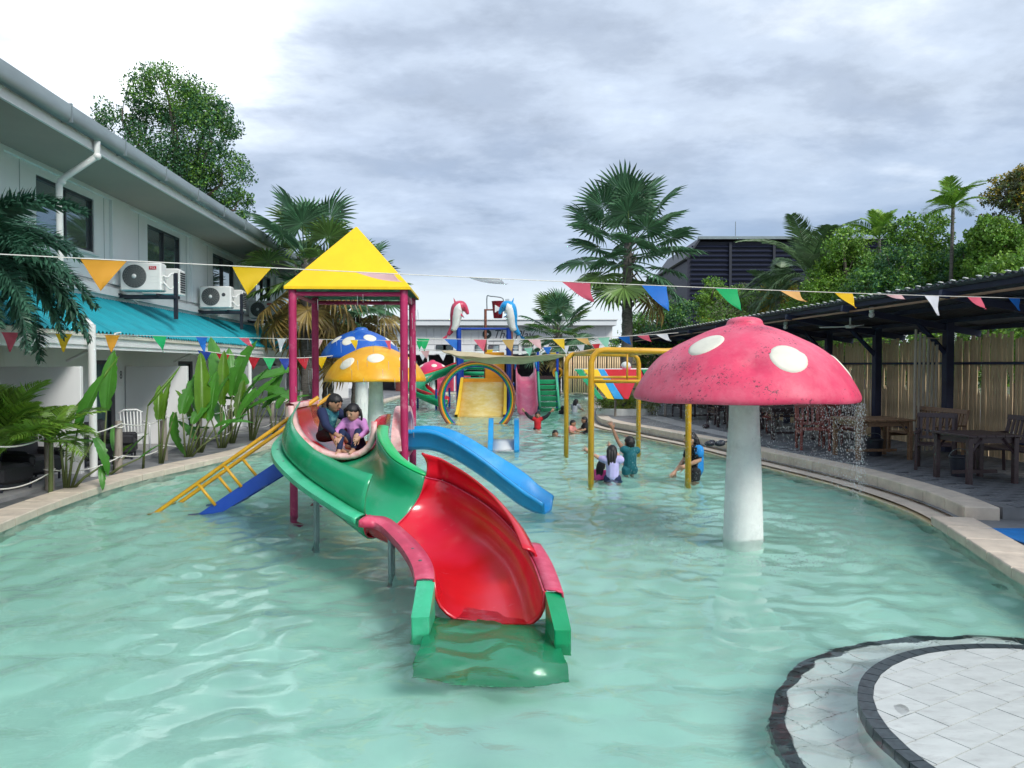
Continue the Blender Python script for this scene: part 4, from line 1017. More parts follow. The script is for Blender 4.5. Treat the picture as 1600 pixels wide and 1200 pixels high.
b = U(160, 742); leafplant('single tall leaf standing in front of the dark curtained door', (b.x, b.y, .1), [(.06, .05, 1.12, R(-6), R(82), 1.12, 'g', .1), (.5, .3, .25, R(-60), R(40), .45, 'g', 0)], G)
b = U(222, 732); leafplant('thin stemmed plant leaning with a rolled spear leaf', (b.x, b.y, .1), [(.12, 0, 1.15, R(-42), R(50), .95, 's', 0)], G)
b = U(250, 724); leafplant('young plant with two lime leaves forming a fork', (b.x, b.y, .1), [(-.02, 0, .85, R(16), R(80), .75, 'l', .1), (.08, .02, .85, R(-14), R(80), .78, 'l', -.1), (.3, .0, .98, R(170), R(-78), .9, 'g', .2)], G)
b = U(290, 714); leafplant('clump of tall folded leaves beside the second partition', (b.x, b.y, .1), [(-.05, 0, .9, R(-22), R(72), 1.25, 'g', .3), (.3, .1, .8, R(20), R(76), 1.5, 'l', .2), (.45, .15, .75, R(8), R(70), 1.2, 'g', -.3), (.2, -.1, .7, R(-30), R(60), .9, 'g', .4), (.6, .2, .45, R(-70), R(50), .8, 'g', .1), (.1, .2, .35, R(60), R(50), .7, 'g', 0)], G)
b = U(345, 700); leafplant('tallest broad leaved clump reaching the teal roof', (b.x, b.y, .1), [(.0, 0, 1.1, R(30), R(66), 1.75, 'g', .35), (.25, .1, 1.2, R(-8), R(80), 1.6, 'g', -.2), (.05, 0, 1.0, R(4), R(84), 1.3, 'l', .2), (.5, .2, .9, R(-60), R(50), 1.1, 'g', .3), (-.3, .1, .8, R(70), R(55), 1.0, 'g', -.3), (.3, .3, .6, R(-30), R(60), 1.0, 'g', .2), (-.1, .3, .5, R(40), R(60), .9, 'g', .1)], G)
b = U(392, 688); leafplant('dark drooping leaf clump next to the slide tower post', (b.x, b.y, .1), [(.1, 0, 1.5, R(-50), R(20), 1.3, 'g', .5), (-.1, 0, 1.4, R(60), R(35), 1.2, 'g', -.4), (.3, .1, 1.3, R(-110), R(0), 1.2, 'g', .5), (.0, .2, 1.2, R(160), R(-30), 1.1, 'g', .2), (.4, .2, .9, R(-30), R(65), 1.3, 'g', .2), (.2, .3, .8, R(-70), R(40), 1.1, 'g', -.4), (-.2, .3, .9, R(100), R(30), 1.0, 'g', .4)], G)
b = U(428, 678); leafplant('low leaf clump at the foot of the tower ladder', (b.x, b.y, .1), [(.1, 0, .7, R(-30), R(60), .8, 'g', .2), (.35, .1, .9, R(-100), R(20), .7, 'g', .4), (-.1, 0, .5, R(60), R(60), .7, 'l', .2)], G)
b = U(322, 707); leafplant('green clump filling the gap between two folded leaf clumps', (b.x-.15, b.y, .1), [(.0, 0, .9, R(12), R(74), 1.2, 'g', .2), (.2, .1, .8, R(-25), R(64), 1.1, 'g', -.3), (-.25, .1, .7, R(45), R(60), .9, 'l', .3), (.35, .0, .55, R(-80), R(30), .8, 'g', .4), (.1, .2, .5, R(170), R(20), .8, 'g', 0)], G)
b = U(200, 734); leafplant('low young leaves at the foot of the second rope post', (b.x-.25, b.y, .1), [(.0, 0, .35, R(30), R(60), .55, 'g', .2), (.2, .1, .3, R(-50), R(50), .5, 'g', -.3), (.1, .1, .3, R(-130), R(30), .45, 'l', .3)], G)
b = U(370, 694); leafplant('tall green clump behind the fifth rope post', (b.x-.2, b.y+.2, .1), [(.0, 0, 1.2, R(20), R(70), 1.3, 'g', .3), (.2, .1, 1.0, R(-45), R(55), 1.2, 'g', -.3), (-.2, .1, .9, R(70), R(45), 1.0, 'g', .3), (.3, .2, .8, R(-90), R(30), 1.0, 'g', .4), (.1, .2, .6, R(0), R(75), 1.1, 'l', .1)], G)
b = U(28, 778); feather_palm('clump of areca palm with bright arching fronds behind the first rope post', (b.x-.25, b.y, .1), (b.x-.25, b.y, .75), ARE, 20, .80, 41, M['stalk'], r=0, up=88, down=15, name='areca_palm', cat='plant')
b = U(62, 772); feather_palm('small areca palm with drooping dark fronds in front of the wall', (b.x+.1, b.y+.1, .1), (b.x+.12, b.y+.1, .85), ARE, 9, .62, 43, M['stalk'], r=.03, up=70, down=-20, name='areca_palm', cat='plant')
mbs = MB()
# ------------------------------------------------------------------ porch furniture
def plastic_chair(label, loc, rz):
    t = thing('plastic_chair', label, 'chair', loc, rz)
    mb = MB(); rows = []
    for i in range(7):
        y = -.22+.44*i/6; rows.append([(-.22, y, .43+.01), (-.1, y, .415), (.1, y, .415), (.22, y, .44)])
    mb.loft(rows); mb.build('seat', M['white_plastic'], t, smooth=True, solid=.02)
    mb = MB()
    for i in range(7): x = -.18+.06*i; mb.tube([(x, .22, .44), (x*1.05, .30, .66), (x*1.1, .37, .88)], .014, 6)
    mb.tube([(-.23, .37, .86), (-.12, .385, .92), (.12, .385, .92), (.23, .37, .86)], .02, 8); mb.build('backrest', M['white_plastic'], t, smooth=True)
    for sx in (-1, 1):
        mb = MB(); mb.tube(crom([(sx*.24, .36, .66), (sx*.26, .05, .66), (sx*.26, -.22, .64), (sx*.26, -.26, .5), (sx*.26, -.28, 0)], 4), .02, 8); mb.build('arm', M['white_plastic'], t, smooth=True)
        mb = MB(); mb.tube([(sx*.22, .24, .42), (sx*.25, .30, 0)], .02, 8); mb.build('leg', M['white_plastic'], t, smooth=True)
plastic_chair('white plastic armchair on the porch behind the rope fence', (-7.85, 15.9, .13), R(35))
def lounge_chair(label, loc, rz):
    t = thing('lounge_chair', label, 'chair', loc, rz, group='black wicker chairs on the porch')
    mb = MB(); mb.box((0, 0, .27), (.62, .62, .28), bev=.05); mb.build('seat', M['wicker'], t, auto=40)
    mb = MB(); mb.box((0, .30, .55), (.66, .12, .5), (-.2, 0, 0), bev=.05); mb.build('backrest', M['wicker'], t, auto=40)
    for s in (-1, 1): mb = MB(); mb.box((s*.31, 0, .42), (.1, .6, .2), bev=.04); mb.build('arm', M['wicker'], t, auto=40)
    mb = MB()
    for x in (-.26, .26):
        for y in (-.26, .26): mb.tube([(x, y, 0), (x, y, .15)], .02, 6)
    mb.build('leg', M['black_metal'], t)
lounge_chair('black wicker chair nearest the camera, behind the areca palm', (-7.55, 11.3, .13), R(80)); lounge_chair('black wicker chair in front of the curtained door', (-7.75, 14.1, .13), R(60))
lounge_chair('black wicker chair beside the white plastic armchair', (-7.75, 15.1, .13), R(110)); lounge_chair('black wicker chair half hidden by the first rope post', (-7.7, 12.3, .13), R(70))
# ------------------------------------------------------------------ open shed along the right side (local x away from the pool, y along it)
shed = thing('shed', 'long open shed with dark corrugated roof on navy posts', 'shed', (7, 10.5, .25), AX)
SY0, SY1 = -5.0, 30.0
def sb(name, c, d, m, parent=None, rot=None, bevel=0):
    mb = MB(); mb.box(c, d, rot, bev=bevel); return mb.build(name, m, parent or shed, auto=35)
def rz_(x): return 3.0-.175*x         # roof height over local x
def shsheet(wd=.88, dz=.022, pitch=.15):
    mb = MB(); n = int(wd/pitch*6); rows = []
    for u in range(n+1):
        y = wd*u/n; h = dz*math.sin(2*math.pi*y/pitch); rows.append([(x, y, rz_(x)+h) for x in (-.12, 1.2, 2.75)])
    mb.loft(rows); return mb
me = shsheet().mesh('roof_sheet', mat('shed_roof', (.05, .055, .065), .45, .25, 1.5), smooth=True)
edge_me = None
y = SY0; i = 0
while y < SY1:
    o = put('roof_sheet', me, shed, (random.uniform(-.02, .01), y, .006*(i % 2))); md = o.modifiers.new('t', 'SOLIDIFY'); md.thickness = .006; y += .86; i += 1
# pale dashes put in for sky light showing at the front corrugation ends
cap = MB().box((0, 0, 0), (.06, .05, .012), (0, .17, 0)).mesh('sky_light_dash', M['concrete_white'])
for i in range(int((SY1-SY0)/.30)): put('sky_light_dash', cap, shed, (-.15, SY0+i*.30+.04, rz_(-.15)+.022))
for x in (.05, .95, 1.85, 2.6): sb('purlin', (x, (SY0+SY1)/2, rz_(x)-.065), (.05, SY1-SY0, .08), M['shade_navy'])
sb('eave_beam', (-.02, (SY0+SY1)/2, 2.80), (.05, SY1-SY0, .035), M['wood_brown'])
PY = [1.6, 4.75, 7.4, 9.8, 12.4, 15.2, 18, 21, 24, 27]
for py in PY:
    sb('post', (2.02, py, 1.32), (.16, .16, 2.65), M['shade_navy'], bevel=.01)
    sb('rafter', (1.25, py, rz_(1.25)-.16), (2.9, .08, .12), M['shade_navy'], rot=(0, .173, 0))
    mb = MB(); mb.tube([(2.0, py, 1.95), (1.35, py, 2.62)], .055, 4); mb.build('brace', M['shade_navy'], shed)
# two hanging lamps and a small ceiling fan under the roof
for x, py in ((.35, 4.6), (.5, 9.0)):
    mb = MB(); mb.tube([(x, py, rz_(x)-.06), (x, py, rz_(x)-.16)], .045, 10); lp = mb.build('lamp_socket', M['concrete_white'], shed, smooth=True)
    mb = MB(); mb.ball((x, py, rz_(x)-.21), .055, 12, 8); mb.build('bulb', M['white_plastic'], lp, smooth=True)
mb = MB(); mb.tube([(.9, 6.5, rz_(.9)-.05), (.9, 6.5, rz_(.9)-.22)], .02, 8); mb.lathe([(.001, 0), (.09, 0), (.11, .06), (.001, .08)], 16, (.9, 6.5, rz_(.9)-.28)); fan = mb.build('ceiling_fan', M['concrete_white'], shed, auto=40)
for a in range(3):
    an = a*2.094+.4; mb = MB(); mb.box((.9+.36*math.cos(an), 6.5+.36*math.sin(an), rz_(.9)-.25), (.56, .10, .012), (.1, 0, an)); mb.build('fan_blade', M['concrete_white'], fan)
# bamboo fence
fence = thing('bamboo_fence', 'tall weathered bamboo slat fence behind the shed tables', 'fence', mw(shed)@Vector((2.32, 0, 0)), AX)
sl = []
for v in range(6):
    rs = random.Random(v); mb = MB(); h = 2.25+rs.uniform(-.06, .10); P = [(rs.uniform(-.006, .006), rs.uniform(-.006, .006), h*t/4) for t in range(5)]
    mb.tube(P, [.043+rs.uniform(-.003, .003) for _ in P], 7, sq=(.55, 1)); sl.append(mb.mesh('slat', M['bamboo'], auto=50))
gapm = []
for v in range(2):
    mb = MB(); z = 1.12+.04*v
    mb.tube([(0, 0, 0), (0, 0, z), (0, .012, z+.12)], [.043, .043, .01], 7, sq=(.55, 1)); mb.tube([(0, -.012, z+.46), (0, 0, z+.58), (0, 0, 2.28)], [.01, .043, .043], 7, sq=(.55, 1)); gapm.append(mb.mesh('slat', M['bamboo'], auto=50))
ns = 0; y = .6; rs = random.Random(2)
while ns < 290:
    g = ns % 9 == 4
    put('slat', rs.choice(gapm) if g else rs.choice(sl), fence, (rs.uniform(-.012, .012), y, rs.uniform(-.03, .02)), (rs.uniform(-.008, .008), rs.uniform(-.01, .01), rs.uniform(-.3, .3)))
    y += .092*rs.uniform(.94, 1.05); ns += 1
mb = MB()
while y < 40: mb.tube([(0, y, 0), (0, y, 2.2+rs.uniform(-.1, .1))], .045, 5); y += .1
tag(mb.build('far_slat', M['bamboo'], fence), kind='stuff')
for z in (.35, 1.78):
    mb = MB(); mb.box((-.06, 20, z), (.04, 39, .05)); mb.build('rail', M['shade_navy'], fence)
# loose bamboo screen hanging in front
scr = thing('bamboo_screen', 'narrow screen of six upright bamboo poles hanging from the shed roof', 'screen', mw(shed)@Vector((1.5, 4.6, 0)), AX)
for i in range(6):
    mb = MB(); x = -.25+i*.10; mb.tube([(x, .02*i, .05), (x, .02*i, 1.2), (x+.01, .02*i, 2.45-.06*i)], .026, 8); mb.build('pole', M['bamboo_pale'], scr, auto=50)
for z in (2.3,): mb = MB(); mb.tube([(-.3, 0, z), (.3, .1, z-.03)], .012, 6); mb.build('tie_rod', M['bamboo_pale'], scr)
# end screen of thin poles closing the terrace at the far end
es = thing('bamboo_screen', 'far screen of thin pale bamboo poles behind the coloured boards', 'screen', (6.2, 47, .25))
pl = MB().tube([(0, 0, 0), (0, 0, 1.15), (.01, 0, 2.3)], .05, 7).mesh('pole', M['bamboo'], smooth=True)
for i in range(38): put('pole', pl, es, (-3.0+i*.14+random.uniform(-.02, .02), 0, random.uniform(-.04, .04)))
mb = MB(); mb.box((-.4, .08, 1.2), (5.4, .03, 2.3)); mb.build('backing', M['black_metal'], es)
# ------------------------------------------------------------------ furniture on the terrace
def table(label, loc, rz, w_, d, h, m, group='wooden tables under the shed'):
    t = thing('table', label, 'table', loc, rz, group)
    n = 6
    for i in range(n):
        mb = MB(); mb.box((-w_/2+w_*(i+.5)/n, 0, h-.0175), (w_/n-.006, d, .035), bev=.004); mb.build('plank', m, t, auto=30)
    mb = MB()
    for s in (-1, 1): mb.box((0, s*(d/2-.09), h-.085), (w_-.2, .03, .09)); mb.box((s*(w_/2-.09), 0, h-.085), (.03, d-.2, .09))
    mb.build('apron', m, t)
    for sx in (-1, 1):
        for sy in (-1, 1):
            mb = MB(); mb.box((sx*(w_/2-.07), sy*(d/2-.07), (h-.04)/2), (.075, .075, h-.04), bev=.008)
            mb.tube([(sx*(w_/2-.07), sy*(d/2-.07), h-.30), (sx*(w_/2-.26), sy*(d/2-.07), h-.06)], .022, 4); mb.build('leg', m, t, auto=35)
    mb = MB(); mb.box((0, 0, .14), (w_-.15, .04, .05)); mb.build('stretcher', m, t)
def armchair(label, loc, rz, m, w_=.58, group='wooden armchairs under the shed', name='armchair', cat='chair'):
    t = thing(name, label, cat, loc, rz, group); h = .43
    for i in range(5): mb = MB(); mb.box((0, -.22+.11*i, h), (w_-.04, .095, .025), (.05, 0, 0), bev=.004); mb.build('slat', m, t, auto=30)
    for sx in (-1, 1):
        mb = MB(); mb.box((sx*(w_/2-.02), -.25, .31), (.05, .05, .62), bev=.006); mb.build('leg', m, t, auto=35)
        mb = MB(); mb.tube([(sx*(w_/2-.02), .26, 0), (sx*(w_/2-.02), .24, .42), (sx*(w_/2-.02), .36, .92)], .032, 4); mb.build('leg', m, t)
        mb = MB(); mb.box((sx*(w_/2-.02), -.0, .635), (.07, .6, .03), (.03, 0, 0), bev=.01); mb.build('arm', m, t, auto=35)
        mb = MB(); mb.box((sx*(w_/2-.02), 0, .37), (.03, .5, .06)); mb.build('seat_rail', m, t)
    mb = MB(); mb.box((0, .34, .89), (w_, .035, .08), (-.22, 0, 0)); mb.box((0, .265, .52), (w_-.06, .03, .05), (-.22, 0, 0)); mb.build('back_rail', m, t)
    nb = max(5, int(w_/.085))
    for i in range(nb): x = -w_/2+.05+(w_-.10)*i/(nb-1); mb = MB(); mb.box((x, .30, .70), (.045, .016, .34), (-.22, 0, 0)); mb.build('back_slat', m, t)
def S(x, y): p = Vector((x, y, .25)); return p
table('dark brown square table nearest the pool corner', S(6.98, 11.55), R(6), .86, .86, .73, M['wood_dark'])
mbx = MB(); 
armchair('dark slatted armchair standing behind the dark square table', S(7.05, 12.75), R(-32), M['wood_dark'])
armchair('dark wooden bench at the right edge facing the dark square table', S(7.95, 11.9), R(-84), M['wood_dark'], 1.5, 'wooden benches under the shed', 'bench', 'bench')
table('weathered brown table with two thin front legs, behind the dark one', S(6.78, 14.45), R(4), 1.12, 1.0, .75, M['wood_brown'])
armchair('brown bench along the fence beside the weathered brown table', S(7.85, 14.6), R(-84), M['wood_brown'], 1.5, 'wooden benches under the shed', 'bench', 'bench')
armchair('reddish brown chair next to the weathered brown table', S(6.2, 15.8), R(-10), M['wood_red'])
armchair('reddish brown chair turned towards the fence', S(6.9, 16.2), R(14), M['wood_red'])
for i, (x, y, l1, l2) in enumerate(((6.5, 18.2, 'dark table seen through the falling water', 'dark chair seen through the falling water'), (6.3, 21.2, 'dark table farther back beyond the falling water', 'dark chair farther back beyond the falling water'), (6.0, 24.6, 'farthest dark table beside the bamboo fence', 'farthest dark chair beside the bamboo fence'))):
    table(l1, S(x, y), R(5), 1.1, .9, .75, M['wood_dark'])
    armchair(l2, S(x-.2, y+1.3), R(10*i), M['wood_red'] if i == 0 else M['wood_dark'])
    armchair(l2.replace('chair', 'bench'), S(x+1.05, y+.2), R(-84), M['wood_dark'], 1.4, 'wooden benches under the shed', 'bench', 'bench')
def bin_(label, loc, m):
    t = thing('waste_bin', label, 'bin', loc); mb = MB(); mb.lathe([(.001, .01), (.13, 0), (.16, .30), (.175, .31), (.17, .33), (.15, .32), (.12, .04), (.001, .03)], 20); mb.build('bucket', m, t, auto=40)
    mb = MB(); mb.tube([(.165*math.cos(a*math.pi/10), .02, .32+.12*math.sin(a*math.pi/10)) for a in range(11)], .006, 5); mb.build('handle', M['metal_grey'], t)
bin_('small dark bucket under the dark square table', S(7.0, 11.95), M['black_metal']); bin_('small dark bucket under the weathered brown table', S(6.95, 14.7), M['black_metal'])
# things left on the kerb
cl = thing('swim_bag', 'black shoes and bag dropped on the stone kerb by the pool', 'bag', at(1118, 697, .255))
for x, y, s, rz in ((-.12, 0, 1, .3), (.08, -.03, .9, -.2)):
    mb = MB(); mb.ball((x, y, .055), (.13*s, .09*s, .06), 12, 8, (0, 0, rz)); mb.ball((x+.05, y+.03, .085), (.08, .06, .05), 10, 6, (0, 0, rz)); mb.build('bundle', M['black_metal'], cl, smooth=True)
mb = MB(); mb.tube(crom([(.1, 0, .05), (.25, .04, .09), (.42, .02, .05), (.5, .03, .02)], 4), .018, 6); mb.build('strap', M['black_metal'], cl, smooth=True)
st_ = thing('stone', 'small dark stone lying on the pale strip of the terrace', 'stone', at(1103, 669, .26)); mb = MB(); mb.ball((0, 0, .05), (.10, .09, .07), 9, 6); mb.build('lump', M['wood_dark'], st_)
# ------------------------------------------------------------------ leafy trees
def leaf_cloud(lobes, n, size, seed, m, flat=.0, name='crown'):
    n = int(n*2.7); size = size*.58
    rs = np.random.RandomState(seed); L_ = np.array(lobes, float); wgt = L_[:, 3]*L_[:, 4]*L_[:, 5]; wgt = wgt**.67; wgt /= wgt.sum()
    k_ = rs.choice(len(L_), n, p=wgt); d = rs.normal(size=(n, 3)); d /= np.linalg.norm(d, axis=1)[:, None]
    rad = .45+.60*rs.rand(n)**.5
    # clump the leaves into sprays so gaps open between them
    cl_ = rs.normal(size=(len(L_)*26, 3)); cl_ /= np.linalg.norm(cl_, axis=1)[:, None]
    ci = k_*26+rs.randint(0, 26, n); d = d*.31+cl_[ci]*.9; d /= np.linalg.norm(d, axis=1)[:, None]; rad *= (.72+.5*np.abs(np.sin(ci*12.9898)))
    c = L_[k_, :3]+d*rad[:, None]*L_[k_, 3:6]
    a = rs.normal(size=(n, 3)); a[:, 2] -= .3; a /= np.linalg.norm(a, axis=1)[:, None]
    b = np.cross(a, rs.normal(size=(n, 3))); b /= np.linalg.norm(b, axis=1)[:, None]; s = size*rs.uniform(.6, 1.3, n)[:, None]
    nrm = np.cross(a, b)
    V = np.stack([c-a*s*.5, c+b*s*.28+nrm*s*.06, c+a*s*.5, c-b*s*.28+nrm*s*.06], 1).reshape(-1, 3)
    q = np.arange(n)*4; Fq = np.stack([q, q+1, q+2, q+3], -1)
    me = bpy.data.meshes.new(name); me.from_pydata(V.tolist(), [], Fq.tolist())
    for mm in (m if isinstance(m, (list, tuple)) else [m]): me.materials.append(mm)
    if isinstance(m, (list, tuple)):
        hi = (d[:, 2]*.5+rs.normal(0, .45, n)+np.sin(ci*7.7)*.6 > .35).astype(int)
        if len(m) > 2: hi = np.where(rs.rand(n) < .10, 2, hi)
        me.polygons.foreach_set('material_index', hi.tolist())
    return me
def tree(name, label, base, trunk_h, lobes, n, size, m, seed, r=.16, group='trees beyond the shed', cat='tree', limbs=True):
    t = thing(name, label, cat, base, group=group); b = Vector(base); rs = random.Random(seed)
    if trunk_h:
        top = Vector((lobes[0][0]*.3, lobes[0][1]*.3, trunk_h)); mb = MB(); mb.tube([(0, 0, -.2), (top.x*.3+.06, top.y*.3, trunk_h*.5), tuple(top)], [r*1.3, r, r*.75], 9); tr = mb.build('trunk', M['bark'], t, smooth=True)
        if limbs:
            for lb in lobes:
                c = Vector(lb[:3]); mb = MB(); mid = top.lerp(c, .5)+Vector((rs.uniform(-.2, .2), rs.uniform(-.2, .2), .1)); mb.tube([top-Vector((0, 0, .15)), mid, c, c+Vector((lb[3]*.3*rs.uniform(-1, 1), 0, lb[5]*.6))], [r*.55, r*.38, r*.2, r*.05], 6); mb.build('limb', M['bark'], tr, smooth=True)
    put('crown', leaf_cloud(lobes, n, size, seed, m), t)
    return t
def at_tree(name, label, px, ptop, D, rpx, n, size, m, seed, hfac=1.0, sparse=False, **k):
    """tree standing D metres off whose crown tops out at ptop and is about rpx wide each way"""
    x = (px-800)/F*D; top = CAMH+(HOR-ptop)*D/F; r = rpx*D/F; rs = random.Random(seed); z0 = max(.8, top-2.3*r*hfac)
    lob = [(0, 0, (top+z0)/2, r*.8, r*.8, (top-z0)*.42)]
    for i in range(8):
        a = i*2.4; zz = z0+(top-z0)*rs.uniform(.25, .86); q = r*rs.uniform(.35, .72); s = r*rs.uniform(.34, .55)
        lob.append((q*math.cos(a), q*math.sin(a)*.9, zz, s, s, s*.85))
    lob.append((rs.uniform(-.2, .2)*r, 0, top-r*.3, r*.4, r*.4, r*.35))
    if sparse: lob = lob[1:]
    return tree(name, label, (x, D, .05), z0+(top-z0)*.35, lob, n, size, m, seed, **k)
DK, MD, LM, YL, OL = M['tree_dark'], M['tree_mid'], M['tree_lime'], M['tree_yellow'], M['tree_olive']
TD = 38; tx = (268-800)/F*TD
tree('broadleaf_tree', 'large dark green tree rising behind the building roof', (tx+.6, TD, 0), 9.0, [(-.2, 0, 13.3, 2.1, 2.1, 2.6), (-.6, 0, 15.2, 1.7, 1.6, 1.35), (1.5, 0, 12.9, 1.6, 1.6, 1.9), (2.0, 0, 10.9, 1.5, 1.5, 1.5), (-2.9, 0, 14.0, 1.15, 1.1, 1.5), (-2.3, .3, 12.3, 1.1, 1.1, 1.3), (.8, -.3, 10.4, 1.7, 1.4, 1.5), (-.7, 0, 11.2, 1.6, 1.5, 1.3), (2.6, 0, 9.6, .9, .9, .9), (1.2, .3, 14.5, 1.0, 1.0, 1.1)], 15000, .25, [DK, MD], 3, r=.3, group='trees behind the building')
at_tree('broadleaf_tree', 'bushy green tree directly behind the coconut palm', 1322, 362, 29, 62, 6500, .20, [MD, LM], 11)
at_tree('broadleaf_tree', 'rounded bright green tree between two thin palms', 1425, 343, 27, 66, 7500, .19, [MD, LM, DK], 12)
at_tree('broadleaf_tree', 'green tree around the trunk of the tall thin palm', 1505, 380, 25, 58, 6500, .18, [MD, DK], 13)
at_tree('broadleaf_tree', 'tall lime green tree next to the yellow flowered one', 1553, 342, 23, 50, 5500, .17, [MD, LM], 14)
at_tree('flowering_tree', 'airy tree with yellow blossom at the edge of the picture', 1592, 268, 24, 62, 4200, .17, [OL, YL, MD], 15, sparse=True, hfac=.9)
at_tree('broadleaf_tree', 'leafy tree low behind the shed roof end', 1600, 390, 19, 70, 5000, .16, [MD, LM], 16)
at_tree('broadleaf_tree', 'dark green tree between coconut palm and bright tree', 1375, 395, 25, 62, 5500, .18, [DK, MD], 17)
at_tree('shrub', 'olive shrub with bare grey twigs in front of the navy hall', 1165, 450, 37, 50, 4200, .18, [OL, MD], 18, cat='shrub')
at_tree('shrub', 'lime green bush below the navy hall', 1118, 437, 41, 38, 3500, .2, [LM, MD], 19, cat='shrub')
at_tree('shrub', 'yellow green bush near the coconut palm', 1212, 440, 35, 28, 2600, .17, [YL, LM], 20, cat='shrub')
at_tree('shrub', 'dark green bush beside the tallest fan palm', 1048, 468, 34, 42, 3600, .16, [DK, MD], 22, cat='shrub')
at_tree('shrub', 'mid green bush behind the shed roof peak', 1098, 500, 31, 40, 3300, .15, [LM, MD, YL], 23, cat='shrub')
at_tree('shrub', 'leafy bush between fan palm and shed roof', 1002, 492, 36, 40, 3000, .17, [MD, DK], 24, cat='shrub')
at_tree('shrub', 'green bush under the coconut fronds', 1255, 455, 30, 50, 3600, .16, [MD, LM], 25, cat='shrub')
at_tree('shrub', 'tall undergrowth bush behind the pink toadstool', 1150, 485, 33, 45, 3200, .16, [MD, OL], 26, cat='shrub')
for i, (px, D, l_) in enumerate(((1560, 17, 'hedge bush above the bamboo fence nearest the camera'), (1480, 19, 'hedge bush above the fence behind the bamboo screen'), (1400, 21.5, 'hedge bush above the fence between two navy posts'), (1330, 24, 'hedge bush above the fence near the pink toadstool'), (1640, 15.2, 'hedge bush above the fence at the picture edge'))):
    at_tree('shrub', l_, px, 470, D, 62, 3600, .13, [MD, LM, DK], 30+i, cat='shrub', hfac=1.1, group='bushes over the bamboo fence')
# feather palms among them
p = atY(1262, 440, 32); feather_palm('windblown coconut palm with long fronds swept to one side', (p.x, 32, 0), (p.x, 32, p.z+.2), COC, 17, .98, 51, M['bark_palm'], r=.17, up=86, down=-35, group='coconut and areca palms')
p = atY(1215, 470, 34); feather_palm('lower coconut palm with fronds hanging over the shrubs', (p.x, 34, 0), (p.x, 34, p.z), COC, 12, .75, 52, M['bark_palm'], r=.14, up=75, down=-35, group='coconut and areca palms')
p = atY(1484, 330, 24); feather_palm('slim areca palm with thin bare trunk above the trees', (p.x, 24, 0), (p.x+.1, 24, p.z+.1), ARE, 12, .78, 53, M['bark_palm'], r=.06, up=80, down=-15, group='coconut and areca palms')
p = atY(1374, 366, 30); feather_palm('small areca palm top poking out of the trees', (p.x, 30, 0), (p.x, 30, p.z-.2), ARE, 10, .95, 54, M['bark_palm'], r=.07, up=82, down=20, group='coconut and areca palms')
# planter with its low shrub
pl_ = thing('planter', 'round low planter around the tallest fan palm', 'planter', (4.0, 27.3, .25)); mb = MB(); mb.lathe([(1.0, 0), (1.02, .22), (.9, .23), (.88, .18), (.001, .20)], 28); mb.build('wall', M['concrete_white'], pl_, auto=40)
t = thing('low_shrub', 'yellow green low shrub filling the round planter', 'shrub', (4.0, 27.3, .45)); put('foliage', leaf_cloud([(-.45, -.35, .15, .55, .5, .3), (.0, -.5, .18, .5, .4, .3), (.5, -.3, .15, .5, .5, .28), (0, .4, .12, .8, .5, .25)], 2600, .10, 77, [M['shrub'], LM]), t)
t = thing('low_shrub', 'cream leaved shrub at the planter side near the yellow pole', 'shrub', (4.75, 26.85, .4)); put('foliage', leaf_cloud([(0, 0, .25, .4, .35, .35)], 700, .11, 78, [mat('cream_leaf', (.40, .42, .22), .5, .2, 2, island=.3), LM]), t)
# ------------------------------------------------------------------ navy hall beyond the trees
hall = thing('hall', 'dark navy louvred hall with thin pale roof edge beyond the trees', 'building', (21.5, 62, 0))
mb = MB(); mb.add([(-7.4, 0, 0), (9, 0, 0), (9, 0, 11.9), (-6.4, 0, 11.9), (-7.4, 0, 10.7), (-7.4, 12, 0), (9, 12, 0), (9, 12, 11.9), (-6.4, 12, 11.9), (-7.4, 12, 10.7)],
                  [(0, 1, 2, 3, 4), (5, 9, 8, 7, 6), (0, 4, 9, 5), (1, 6, 7, 2)]); mb.build('wall', mat('hall_wall', (.012, .016, .036), .6, .2, .5), hall)
mb = MB(); mb.loft([[(-7.7, -.5, 10.5), (-6.5, -.5, 12.15), (9.4, -.5, 12.15)], [(-7.7, 12.5, 10.5), (-6.5, 12.5, 12.15), (9.4, 12.5, 12.15)]]); mb.build('roof', M['dark_roof'], hall, solid=.16)
mb = MB(); mb.box((1.4, -.56, 12.12), (16.2, .12, .22)); mb.build('roof_edge', M['metal_grey'], hall)
lv = MB().box((0, 0, 0), (16, .16, .10), (.5, 0, 0)).mesh('louvre', M['shade_navy'])
for i in range(26): put('louvre', lv, hall, (.9, -.12, 2.0+i*.38))
for x in (-4, -.5, 3, 6.5): mb = MB(); mb.box((x, -.22, 6), (.2, .12, 11.6)); mb.build('mullion', M['black_metal'], hall)
mb = MB(); mb.tube([(-3.4, .5, 12), (-3.4, .5, 13.6)], .03, 5); mb.build('mast', M['metal_grey'], hall)
